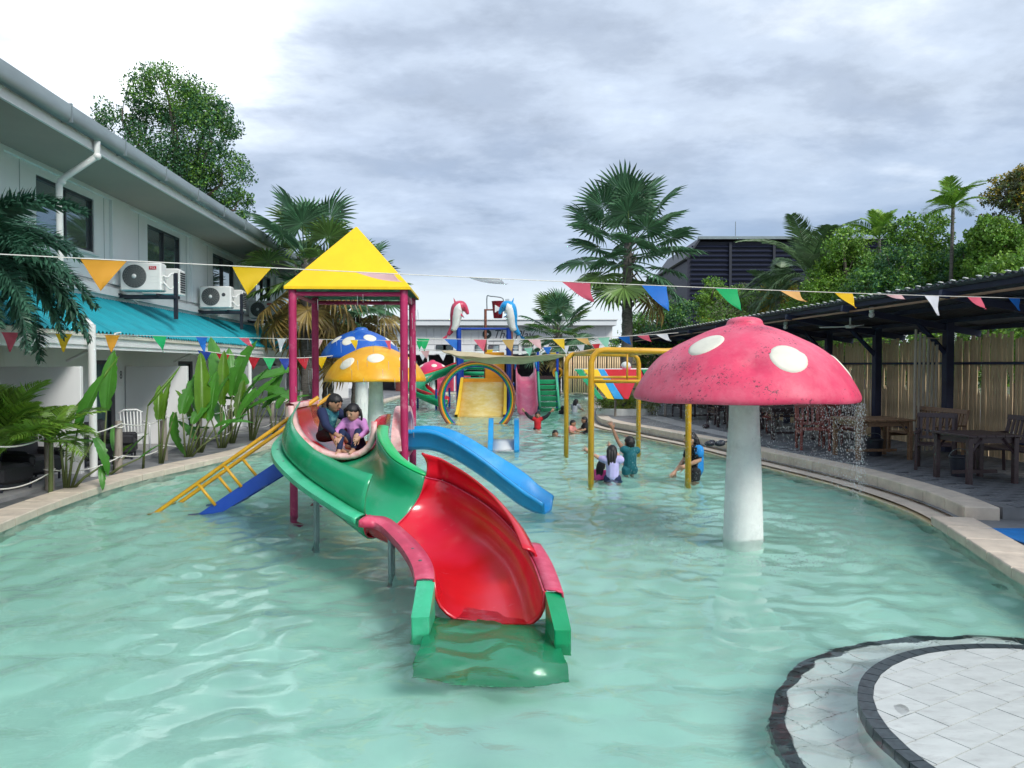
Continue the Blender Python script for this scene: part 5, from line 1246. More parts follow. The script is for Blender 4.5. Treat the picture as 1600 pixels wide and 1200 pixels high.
# ------------------------------------------------------------------ white building closing the far end
far = thing('building', 'low white building with a script sign across the far end of the pool', 'building', (-4.5, 62, .05))
def fb(name, c, d, m, parent=None, bevel=0): mb = MB(); mb.box(c, d, bev=bevel); return mb.build(name, m, parent or far, auto=35)
fb('wall', (0, 3, 2.55), (25, 6, 5.1), M['white_wall'])
fb('roof_band', (0, 2.6, 5.30), (25.6, 7.2, .42), mat('far_band', (.72, .75, .76), .6, .05, .6)); fb('roof_cap', (0, 2.6, 5.54), (25.8, 7.4, .07), M['white_paint'])
pn = MB().box((0, 0, 0), (.58, .05, 1.5), bev=.012).mesh('panel', M['white_paint'], auto=30)
for i in range(42): put('panel', pn, far, (-12.3+i*.6, -.02, 4.33))
for px in (751, 772, 802, 825, 690, 700, 640, 610):
    x = (px-800)/F*62+4.5; wn = fb('window', (x, -.06, 3.05), (.86, .10, 1.0), M['dark_frame']); fb('pane', (x, -.115, 3.05), (.74, .02, .88), M['window_glass'], wn)
x0 = (761-800)/F*62+4.5
mb = MB(); mb.lathe([(.001, .04), (.36, .04), (.36, 0)], 32); mb.v = [(x+x0, -.06-z, y+4.42) for x, y, z in mb.v]; em = mb.build('emblem', mat('emblem_green', (.015, .035, .03), .5), far, auto=40)
mb = MB(); mb.add([(x0-.10, -.108, 4.24), (x0-.10, -.108, 4.60), (x0+.19, -.108, 4.42), (x0-.10, -.10, 4.24), (x0-.10, -.10, 4.60), (x0+.19, -.10, 4.42)], [(0, 2, 1), (0, 1, 4, 3), (1, 2, 5, 4), (2, 0, 3, 5)]); mb.build('play_mark', M['white_paint'], em)
text('lettering', 'The', .95, M['dark_frame'], far, ((783-800)/F*62+4.5, -.05, 4.38), (R(90), 0, 0), shear=.35, ext=.01, sx=.9)
text('lettering', 'Play', .95, M['dark_frame'], far, ((818-800)/F*62+4.5, -.05, 4.34), (R(90), 0, 0), shear=.35, ext=.01, sx=.95)
fb('sign_underline', ((778-800)/F*62+4.5, -.05, 3.86), (1.5, .03, .05), M['dark_frame'])
# open snack bar in front of it
bar = thing('snack_bar', 'long open snack bar with dark roof under the white building', 'kiosk', (-2.2, 56.5, .1))
def bb(name, c, d, m): mb = MB(); mb.box(c, d); return mb.build(name, m, bar)
bb('roof', (0, 0, 2.80), (16, 3.6, .12), M['dark_roof']); bb('back_wall', (0, 1.6, 1.3), (15.6, .1, 2.7), mat('bar_back', (.045, .04, .045), .8, .4, 2)); bb('fascia', (0, -1.83, 2.78), (16, .05, .2), M['white_paint'])
for x in np.linspace(-7.6, 7.6, 9): bb('post', (float(x), -1.6, 1.4), (.1, .1, 2.8), M['white_paint'] if int(x) % 2 else M['black_metal'])
for x, m in ((-5, 'wood_red'), (-2, 'red_faded'), (1, 'wood_brown'), (4.5, 'wood_dark')): bb('counter', (x, -.8, .55), (2.4, .5, 1.1), M[m])
for x, z, m in ((-5.4, 1.9, 'white_paint'), (-4.0, 1.8, 'crimson'), (-1.6, 1.9, 'pale_yellow'), (.6, 1.8, 'white_paint'), (2.3, 1.9, 'crimson'), (5.5, 1.7, 'pale_yellow')): bb('menu_board', (x, 1.52, z), (.9, .04, .6), M[m])
# ------------------------------------------------------------------ yellow monkey bars standing in the water
mk = thing('monkey_bars', 'yellow pipe climbing frame with overhead rungs standing in the pool', 'climbing frame', (2.1, 15, 0))
C4 = {'fl': Vector((1.34, 13, 0)), 'fr': Vector((2.99, 13, 0)), 'bl': Vector((1.21, 17.1, 0)), 'br': Vector((2.87, 17.4, 0))}
def bend(a, b, z=2.25, r=.22):
    d = (b-a).normalized(); pts = [a+Vector((0, 0, -.5)), a+Vector((0, 0, z-r))]
    for t in (30, 60, 90): pts.append(a+Vector((0, 0, z-r))+d*r*(1-math.cos(R(t)))+Vector((0, 0, r*math.sin(R(t)))))
    for t in (60, 30, 0): pts.append(b+Vector((0, 0, z-r))-d*r*(1-math.cos(R(t)))+Vector((0, 0, r*math.sin(R(t)))))
    return pts+[b+Vector((0, 0, -.5))]
for a, b in (('fl', 'fr'), ('bl', 'br')):
    mb = MB(); mb.tube(bend(C4[a], C4[b]), .052, 14); mb.build('hoop', M['pipe_yellow'], mk, smooth=True, world=True)
    mb = MB(); mb.tube([C4[a]+Vector((0, 0, 1.72)), C4[b]+Vector((0, 0, 1.72))], .03, 10); mb.build('cross_bar', M['pipe_yellow'], mk, smooth=True, world=True)
for s in ('l', 'r'):
    a, b = C4['f'+s], C4['b'+s]; sh = Vector((.2 if s == 'l' else -.2, 0, 2.25))
    mb = MB(); mb.tube([a+sh, b+sh], .045, 12); mb.build('side_beam', M['pipe_yellow'], mk, smooth=True, world=True)
for i in range(10):
    t = (i+.7)/10.5; a = C4['fl'].lerp(C4['bl'], t)+Vector((.2, 0, 2.25)); b = C4['fr'].lerp(C4['br'], t)+Vector((-.2, 0, 2.25))
    mb = MB(); mb.tube([a, b], .02, 8); mb.build('rung', M['pipe_yellow'], mk, smooth=True, world=True)
for x in (1.95,): mb = MB(); mb.tube([(x, 13, 1.72), (x, 13, 2.25)], .016, 8); mb.build('strut', M['pipe_yellow'], mk, smooth=True, world=True)
# cream shade cloth sagging between the frame and the play tower
A, B = Vector((-1.95, 23.2, 2.42)), Vector((1.22, 17.3, 2.22)); rows = []
dr = (B-A).normalized(); sd_ = Vector((-dr.y, dr.x, 0))
for i in range(25):
    u = i/24; row = []
    for j in range(9):
        v = j/8*2-1; wv = .75*(math.sin(math.pi*(.06+.88*u))**.8); p = A.lerp(B, u)+sd_*wv*v; p.z += -.30*math.sin(math.pi*u)*(1-.25*v*v)+.10*abs(v)**3*math.sin(math.pi*u)+.012*math.sin(u*25+v*4); row.append(p)
    rows.append(row)
sc_t = thing('shade_cloth', 'cream cloth sagging like a hammock above the rainbow ring', 'shade cloth', tuple(A.lerp(B, .5)))
mb = MB(); mb.loft(rows); mb.build('cloth', mat('cloth_cream', (.66, .56, .36), .85, .1, 3, .2, 20, trans=.2), sc_t, smooth=True, world=True, solid=.02)
for p, q in ((A, Vector((-6.3, 26.5, 2.75))), (B, C4['bl']+Vector((.05, 0, 2.15)))):
    mb = MB(); mb.tube([p, q], .012, 5); mb.build('cord', M['rope'], sc_t, world=True)
# rainbow ring
rg = thing('rainbow_ring', 'rainbow striped hoop standing in the water', 'ring', (-1.19, 26, 0))
for k_, (dr_, mname) in enumerate(((.0, 'rust'), (-.055, 'orange'), (-.11, 'green_grp'), (-.155, 'blue_dark'))):
    mb = MB(); r = 1.28+dr_; mb.tube([(r*math.sin(R(a)), .03*k_, .83+r*math.cos(R(a))) for a in range(-152, 153, 8)], .042-.004*k_, 8); mb.build('band', M[mname], rg, smooth=True)
mb = MB(); mb.tube([((1.28-.06)*math.sin(R(a)), .16, .83+(1.28-.06)*math.cos(R(a))) for a in range(-152, 153, 8)], .05, 8); mb.build('band', M['red_faded'], rg, smooth=True)
# small blue child's slide facing the camera
cs_ = thing('child_slide', 'small slide with blue side walls and white chute in shallow water', 'slide', (-.2, 18.3, 0))
for s in (-1, 1):
    mb = MB(); x = s*.31; pr = [(-.55, -.2), (-.55, .03), (-.30, .16), (0, .42), (.30, .66), (.48, .70), (.55, .62), (.55, -.2)]
    n = len(pr); mb.add([(x-.06, y, z) for y, z in pr]+[(x+.06, y, z) for y, z in pr], [tuple(range(n)), tuple(range(2*n-1, n-1, -1))]+[(i, n+i, n+(i+1) % n, (i+1) % n) for i in range(n)][::1])
    mb.build('side_wall', M['blue_grp'], cs_, bevel=.015)
mb = MB(); mb.loft([[(-.25, y, z), (.25, y, z)] for y, z in ((-.6, -.06), (-.4, .0), (-.1, .06), (.25, .14), (.5, .18))]); mb.build('chute', M['white_plastic'], cs_, smooth=True, solid=.03)
# ------------------------------------------------------------------ far play tower
pt = thing('play_tower', 'far play tower with wide yellow slide, dolphins and tipping bucket', 'play structure', (-1.0, 33, 0))
def tb(name, pts, r, m, parent=None, n=10): mb = MB(); mb.tube(pts, r, n); return mb.build(name, M[m], parent or pt, auto=50, world=True)
for x, y in ((-2.3, 33.2), (-.14, 33.2)):
    tb('post', [(x, y, -.5), (x, y, 3.6)], .11, 'blue_dark')
    tb('post', [(x, y+2, -.5), (x, y+2, 2.6)], .09, 'blue_dark')
for x, y in ((-1.17, 33.9), (-.02, 33.9)): tb('mast', [(x, y, -.5), (x, y, 4.45)], .06, 'rust')
tb('cross_beam', [(-2.3, 33.2, 3.55), (-.14, 33.2, 3.55)], .05, 'blue_dark'); tb('mast_beam', [(-1.17, 33.9, 4.42), (-.02, 33.9, 4.42)], .035, 'rust')
tb('bucket_frame', crom([(-1.1, 33.9, 4.4), (-1.1, 33.9, 5.0), (-.95, 33.9, 5.02), (-.45, 33.9, 4.95), (-.38, 33.9, 4.8)], 4), .025, 'metal_grey')
bk = MB(); bk.lathe([(.001, 0), (.19, 0), (.27, .72), (.29, .74), (.26, .75), (.001, .70)], 24, (-.62, 33.9, 4.05)); b_ = bk.build('tipping_bucket', mat('bucket_red', (.33, .015, .03), .4, .15, 4), pt, auto=40, world=True)
mb = MB(); y = 33.64; mb.add([(-.75, y, 4.28), (-.75, y, 4.62), (-.45, y, 4.45), (-.75, y+.06, 4.28), (-.75, y+.06, 4.62), (-.45, y+.06, 4.45)], [(0, 2, 1), (0, 1, 4, 3), (1, 2, 5, 4), (2, 0, 3, 5)]); mb.build('play_mark', M['white_paint'], b_, world=True)
for i in range(6): tb('bucket_rod', [(-.30+.03*i, 33.9, 4.5), (-.28+.03*i, 33.9, 4.9)], .008, 'metal_grey', b_, 5)
mb = MB(); mb.loft([[(-2.12, y, z), (-.32, y, z)] for y, z in ((29.6, -.12), (30.4, .03), (31.2, .35), (32.3, .85), (33.2, 1.26))]); ys_ = mb.build('wide_slide', M['pale_yellow'], pt, smooth=True, solid=.05, world=True)
for x in (-2.16, -.28):
    mb = MB(); mb.loft([[(x-.06, y, z-.1), (x-.06, y, z+.20), (x+.06, y, z+.20), (x+.06, y, z-.1)] for y, z in ((29.6, -.12), (30.4, .03), (31.2, .35), (32.3, .85), (33.2, 1.26))], True); mb.build('side_rim', M['yellow'], ys_, world=True)
mb = MB(); mb.box((-1.2, 33.3, 1.30), (1.95, .12, .22)); mb.build('lip', M['orange'], ys_, world=True)
mb = MB(); mb.box((-.76, 33.6, 1.9), (.85, .08, 1.3), bev=.03); mb.build('panel', M['orange'], pt, world=True)
mb = MB(); mb.box((-1.1, 34.2, 1.15), (2.4, 2.0, .1)); mb.build('platform', M['blue_dark'], pt, world=True)
# pink chute under a blue hood and a green stepped ramp
rows = [];
for y, z in ((31.2, -.1), (32, .02), (33, .5), (34, 1.15), (34.8, 1.45), (36, 1.45)):
    cx = .62; rows.append([(cx-.46, y, z+.45), (cx-.42, y, z+.48), (cx-.36, y, z+.18), (cx-.18, y, z), (cx+.18, y, z), (cx+.36, y, z+.18), (cx+.42, y, z+.48), (cx+.46, y, z+.45)])
mb = MB(); mb.loft(rows); mb.build('pink_slide', M['pink_grp'], pt, smooth=True, solid=.04, world=True)
mb = MB(); rows = []
for y, k_ in ((34.6, .92), (34.7, 1), (35.6, 1), (35.8, .9)): rows.append([(.62-.52*k_, y, 1.78), (.62-.50*k_, y, 2.1), (.62-.34*k_, y, 2.1+.24*k_), (.62+.34*k_, y, 2.1+.24*k_), (.62+.50*k_, y, 2.1), (.62+.52*k_, y, 1.78)])
mb.loft(rows); mb.build('hood', M['blue_grp'], pt, auto=60, solid=.04, world=True)
gr = None
for i in range(6):
    mb = MB(); y = 33.4+i*.36; z = .02+i*.24; mb.box((1.62, y, z), (.78, .34, .20), bev=.02); o = mb.build('green_ramp' if gr is None else 'step', M['green_grp'], pt if gr is None else gr, world=True, auto=40); gr = gr or o
for s in (-1, 1): mb = MB(); mb.tube([(1.62+s*.42, 33.1, .1), (1.62+s*.42, 35.5, 1.65)], .06, 8); mb.build('ramp_rail', M['green_pale'], gr, smooth=True, world=True)
for x in (1.2, 2.1): tb('ramp_post', [(x, 35.6, -.5), (x, 35.6, 2.6)], .06, 'blue_dark')
# curved green slide to the left and its red partner
for off, mname, z0 in ((0, 'green_grp', 0), (.9, 'red_grp', .1)):
    P = crom([(-2.2, 36.2+off, 1.75+z0), (-3.0, 36.4+off, 1.55+z0), (-4.0, 36.2+off, 1.15+z0), (-4.45, 35.3+off, .75+z0), (-3.9, 34.5+off, .4+z0), (-3.0, 34.2+off, .05+z0)], 6)
    rows = []
    for i, p in enumerate(P):
        t_ = P[min(i+1, len(P)-1)]-P[max(i-1, 0)]; t_.z = 0; t_.normalize(); s = Vector((t_.y, -t_.x, 0)); rows.append([p+s*.42*math.cos(math.pi*a/8)*-1+Vector((0, 0, .36-.36*math.sin(math.pi*a/8))) for a in range(9)])
    mb = MB(); mb.loft(rows); mb.build('curved_slide', M[mname], pt, smooth=True, solid=.03, world=True)
for x, y in ((-4.4, 35.8), (-3.4, 34.4), (-3.0, 36.8)): tb('slide_leg', [(x, y, -.5), (x, y, .9)], .05, 'blue_dark')
mb = MB()
for i in range(4): mb.tube([(-2.6, 37+.0*i, 1.3+i*.28), (-.4, 37, 1.3+i*.28)], .10, 8)
o = mb.build('striped_rail', M['green_grp'], pt, smooth=True, world=True); tag(o, kind='stuff')
def dolphin(label, x, y, z, m, lean):
    t = thing('dolphin_figure', label, 'dolphin figure', (x, y, z), group='dolphins on blue posts')
    sp = crom([(lean*.50, 0, .58), (lean*.40, 0, .76), (lean*.18, 0, .92), (-lean*.06, 0, .86), (-lean*.16, 0, .52), (-lean*.26, 0, .08), (-lean*.58, 0, -.32)], 5)
    rad = [.05, .11, .23, .27, .25, .17, .07]; k_ = len(sp)
    def rr_(i): f = i/(k_-1)*(len(rad)-1); a = min(int(f), len(rad)-2); return rad[a]+(rad[a+1]-rad[a])*(f-a)
    mb = MB(); mb.tube(sp, [rr_(i) for i in range(k_)], 14); bo = mb.build('body', m, t, smooth=True)
    mb = MB(); mb.tube([p+Vector((lean*.06, -.07, -.04)) for p in sp[12:-3]], [rr_(i)*.90 for i in range(12, k_-3)], 12); mb.build('belly', M['white_plastic'], t, smooth=True)
    mb = MB(); mb.add([(-lean*.05, .02, 1.0), (-lean*.28, .02, 1.30), (-lean*.22, .02, .92), (-lean*.05, -.02, 1.0), (-lean*.28, -.02, 1.30), (-lean*.22, -.02, .92)], [(0, 1, 2), (5, 4, 3), (0, 3, 4, 1), (1, 4, 5, 2), (2, 5, 3, 0)]); mb.build('fin', m, bo)
    for s in (-1, 1):
        mb = MB(); mb.add([(lean*.10, s*.14, .72), (lean*.28, s*.30, .45), (lean*.0, s*.17, .6), (lean*.10, s*.12, .70), (lean*.28, s*.28, .43), (lean*.0, s*.15, .58)], [(0, 1, 2), (5, 4, 3), (0, 3, 4, 1), (1, 4, 5, 2), (2, 5, 3, 0)]); mb.build('flipper', m, bo)
        mb = MB(); mb.add([(-lean*.58, 0, -.28), (-lean*.85, s*.26, -.45), (-lean*.66, s*.05, -.42), (-lean*.58, 0, -.32), (-lean*.85, s*.26, -.49), (-lean*.66, s*.05, -.46)], [(0, 1, 2), (5, 4, 3), (0, 3, 4, 1), (1, 4, 5, 2), (2, 5, 3, 0)]); mb.build('tail_fluke', m, bo)
        mb = MB(); mb.ball((lean*.34, s*.19, .84), .025, 8, 6); mb.build('eye', M['eye'], bo)
dolphin('pink and white leaping dolphin figure on a blue post', -2.3, 33.2, 3.6, M['red_faded'], .8); dolphin('blue and white leaping dolphin figure next to the bucket', -.14, 33.2, 3.6, M['blue_grp'], -.8)
# slanted coloured boards like a boat hull
hu = thing('boat_hull', 'row of slanted coloured boards shaped like a boat hull beyond the yellow frame', 'play structure', (3.6, 25.75, .25))
yb = 0; z1, z0 = 1.60, .60
bd = [('green_grp', -1.5, -1.25, -.55, -.75), ('yellow', -1.22, -.72, -.20, -.42), ('blue_grp', -.75, -.5, .12, -.18), ('red_grp', -.55, .72, .28, .14), ('red_grp', .60, .74, .98, .78), ('green_grp', .76, 1.22, 1.32, 1.14), ('yellow', 1.24, 2.05, 1.9, 1.42)]
for k_, (mname, xa, xb, xc, xd) in enumerate(bd):
    mb = MB(); yy = .02*k_; zz = z0+(.12 if k_ in (4, 5) else 0)+(.25 if k_ == 6 else 0); P = [(xa, z1), (xb, z1), (xc, zz), (xd, zz+.02)]
    mb.add([(x, yy-.25*(z1-z)/1.1, z) for x, z in P]+[(x, yy+.05-.25*(z1-z)/1.1, z) for x, z in P], [(0, 3, 2, 1), (4, 5, 6, 7), (0, 1, 5, 4), (1, 2, 6, 5), (2, 3, 7, 6), (3, 0, 4, 7)]); mb.build('board', M[mname], hu, bevel=.01)
for x in (-.1, 1.6): mb = MB(); mb.tube([(x, .25, 0), (x, .22, 1.6)], .04, 8); mb.build('post', M['wood_grey'], hu, auto=50)
mb = MB(); mb.tube([(-1.5, .12, 1.58), (2.0, .2, 1.6)], .04, 8); mb.build('top_rail', M['white_plastic'], hu, smooth=True)
ff = thing('pink_head_figure', 'small pink rounded figure peeking above the red boards', 'figure', (3.85, 26.0, 1.75)); mb = MB(); mb.ball((0, 0, .12), (.20, .18, .2)); mb.tube([(0, 0, -.16), (0, 0, .0)], .05, 8); mb.build('head', M['pink_grp'], ff, smooth=True); mb = MB(); mb.ball((0, -.05, .22), (.17, .15, .14)); mb.build('cap', M['white_plastic'], ff, smooth=True)
lb = thing('lifebuoy', 'orange lifebuoy hanging on a pole by the snack bar', 'lifebuoy', (2.86, 48, 1.5)); mb = MB(); mb.tube([(.26*math.sin(R(a)), 0, .26*math.cos(R(a))) for a in range(0, 361, 15)], .085, 10); mb.build('ring', M['orange'], lb, smooth=True); mb = MB(); mb.tube([(0, .12, -1.4), (0, .12, .9)], .04, 8); mb.build('pole', M['crimson'], lb, smooth=True)
# ------------------------------------------------------------------ bunting
def bunting(label, A, B, sag, flags, w_, h_, wind, seed, bow=None, group=None, cord_r=.0036):
    """flags: (t along the cord, colour, lift 0..1)"""
    rs = random.Random(seed); A, B = Vector(A), Vector(B); t_ = thing('bunting', label, 'bunting', tuple(A), group=group)
    def C(t): p = A.lerp(B, t); return p-Vector((0, 0, sag*4*t*(1-t)))
    mb = MB(); mb.tube([C(i/40) for i in range(41)], cord_r, 5); mb.build('cord', M['rope'], t_, smooth=True, world=True)
    L_ = (B-A).length; d = (B-A).normalized(); nrm = Vector((d.y, -d.x, 0)).normalized()
    W0, H0 = w_, h_
    for t, colr, lift in flags:
        w_, h_ = (W0*.86, H0*.74) if lift < 0 else (W0, H0)
        p0, p1 = C(t-w_/2/L_), C(t+w_/2/L_); tip = (p0+p1)/2+Vector((0, 0, -h_*math.cos(lift)))+d*(wind*h_*math.sin(lift))+nrm*h_*rs.uniform(-.25, .25)
        rows = []; n = 7; ph = rs.uniform(0, 6)
        for i in range(n):
            v = i/(n-1); row = []
            for j in range(5):
                u = j/4; q = p0.lerp(p1, u).lerp(tip, v); q = q+nrm*(.10*h_*math.sin(v*4+u*2.5+ph)*(v**.7)*(1-v*.4))+Vector((0, 0, -.18*h_*math.sin(math.pi*v)*math.sin(lift)*.5)); row.append(q)
            rows.append(row)
        mb = MB(); mb.loft(rows); mb.build('flag', M['flag_'+colr], t_, smooth=True, world=True)
A = atY(0, 397, 4.55); A2 = A+(atY(0, 397, 4.55)-atY(800, 425, 6.4))*.25
nearA, nearB = Vector((-2.61, 4.9, 0)), Vector((6.9, 10.5, 0))
def near_pt(px, py):      # on the cord's vertical plane
    d = nearB-nearA; k_ = (px-800)/F; tt = (k_*nearA.y-nearA.x)/(d.x-k_*d.y); Y = nearA.y+tt*d.y; return atY(px, py, Y)
Na, Nb = near_pt(-160, 389), near_pt(1760, 469)
dN = Nb-Na
def tN(px): p = near_pt(px, 430); return (p.x-Na.x)/dN.x
bunting('nearest string of large coloured flags crossing the whole view', Na, Nb, .05, [(tN(163), 'orange', -.1), (tN(394), 'yellow', -.15), (tN(585), 'rose', 1.35), (tN(757), 'white', 1.45), (tN(900), 'pink', .9), (tN(1022), 'blue', .45), (tN(1135), 'green', .6), (tN(1234), 'cream', 1.15), (tN(1318), 'yellow', .9), (tN(1396), 'rose', 1.4), (tN(1456), 'white', .45), (tN(1522), 'pink', .95), (tN(1585), 'blue', .9)], .31, .27, 1.0, 3)
Ea, Eb = Vector((-7.4, 9.2, 0)), Vector((-2.6, 19.5, 0))
def eave_pt(px, py):
    d = Eb-Ea; k_ = (px-800)/F; tt = (k_*Ea.y-Ea.x)/(d.x-k_*d.y); Y = Ea.y+tt*d.y; return atY(px, py, Y)
Ea, Eb = Vector((-6.85, 10.6, 0)), Vector((-4.55, 15.5, 0))
Pa, Pb = eave_pt(-60, 517), eave_pt(700, 533); dE = Pb-Pa
def tE(px): return (eave_pt(px, 525).x-Pa.x)/dE.x
bunting('string of small flags hanging before the teal porch roof', Pa, Pb, .02, [(tE(18), 'pink', 0), (tE(100), 'yellow', 0), (tE(176), 'orange', .05), (tE(249), 'green', .1), (tE(315), 'blue', .1), (tE(381), 'pink', .9), (tE(440), 'white', .05), (tE(498), 'rose', .1), (tE(553), 'yellow', .1), (tE(606), 'pink', .2), (tE(655), 'green', .2)], .27, .27, 1, 4, cord_r=.004)
def farstring(label, Y, x0, x1, y0, y1, flags, seed, w_=.42, h_=.42):
    a, b = atY(x0, y0, Y), atY(x1, y1, Y+1.5); bunting(label, a, b, .12, [((px-x0)/(x1-x0), c, l) for px, c, l in flags], w_, h_, 1, seed, group='far strings of flags', cord_r=.009)
farstring('far string of flags passing under the dolphins', 24.5, 640, 1060, 528, 520, [(660, 'green', .1), (701, 'blue', .5), (745, 'pink', .3), (788, 'cream', .3), (828, 'rose', .6), (866, 'yellow', .5), (903, 'cream', .9), (938, 'mint', .3), (970, 'blue', .8), (1001, 'pink', 1.0), (1032, 'white', .9)], 5)
farstring('far string of small flags over the shade cloth', 36, 600, 960, 548, 535, [(620, 'white', 0), (662, 'rose', .2), (703, 'white', .4), (760, 'yellow', .2), (792, 'navy', .2), (822, 'mint', .2), (852, 'blue', .1), (880, 'white', .2), (905, 'white', .3), (930, 'red', .2)], 6)
farstring('far string of small white flags near the snack bar', 46, 640, 980, 553, 545, [(660, 'white', 0), (690, 'white', .1), (720, 'rose', .1), (840, 'white', .1), (862, 'yellow', .2), (890, 'white', .2), (915, 'white', .3)], 7)
farstring('second porch string of flags half hidden by leaves', 17.5, 300, 520, 545, 556, [(318, 'navy', 0), (345, 'red', .1), (392, 'red', 0), (416, 'green', 0), (441, 'navy', .05), (470, 'red', .2), (500, 'yellow', .1)], 8, .3, .3)
# ------------------------------------------------------------------ people
def chain(mb, pts, radii, n=10):
    pts = [Vector(p) for p in pts]; P = []; rr = []
    for i, (a, r) in enumerate(zip(pts, radii)):
        P.append(a); rr.append(r)
    d0 = (P[0]-P[1]).normalized(); d1 = (P[-1]-P[-2]).normalized()
    P = [P[0]+d0*rr[0]*.9, P[0]+d0*rr[0]*.6]+P+[P[-1]+d1*rr[-1]*.6, P[-1]+d1*rr[-1]*.9]; rr = [rr[0]*.35, rr[0]*.8]+rr+[rr[-1]*.8, rr[-1]*.35]
    mb.tube(P, rr, n)
def hand(mb, w_, d, s, sc_=1.0, curl=.2):
    d = d.normalized(); s = (s-d*s.dot(d)).normalized(); n_ = d.cross(s)
    chain(mb, [w_, w_+d*.04*sc_, w_+d*.075*sc_], [.020*sc_, .030*sc_, .032*sc_], 8)
    for k_, (o, l) in enumerate(((-.027, .052), (-.009, .062), (.009, .058), (.026, .046))):
        b = w_+d*.085*sc_+s*o*sc_; t = b+d*l*.5*sc_+s*o*.45*sc_-n_*curl*.01; e = t+d*l*.5*sc_+s*o*.3*sc_-n_*curl*.03*sc_; chain(mb, [b, t, e], [.0092*sc_, .0085*sc_, .007*sc_], 6)
    b = w_+d*.03*sc_-s*.026*sc_; chain(mb, [b, b-s*.028*sc_+d*.022*sc_, b-s*.040*sc_+d*.050*sc_], [.012*sc_, .010*sc_, .008*sc_], 6)
STAND = dict(pelvis=(0, 0, .53), waist=(0, .005, .61), chest=(0, 0, .725), neck=(0, .01, .825), head=(0, -.01, .905),
             sl=(.115, .01, .785), sr=(-.115, .01, .785), el=(.15, .02, .64), er=(-.15, .02, .64), wl=(.155, -.05, .52), wr=(-.155, -.05, .52),
             hl=(.055, 0, .50), hr=(-.055, 0, .50), kl=(.06, -.02, .275), kr=(-.06, -.02, .275), al=(.06, .0, .045), ar=(-.06, 0, .045))
CROUCH = dict(STAND, pelvis=(0, .08, .30), waist=(0, .05, .38), chest=(0, .0, .49), neck=(0, -.02, .585), head=(0, -.045, .665), sl=(.115, -.01, .545), sr=(-.115, -.01, .545),
              el=(.17, -.08, .42), er=(-.17, -.08, .42), wl=(.16, -.2, .40), wr=(-.16, -.2, .40), hl=(.055, .08, .28), hr=(-.055, .08, .28), kl=(.09, -.13, .30), kr=(-.09, -.13, .30), al=(.08, -.02, .04), ar=(-.08, -.02, .04))
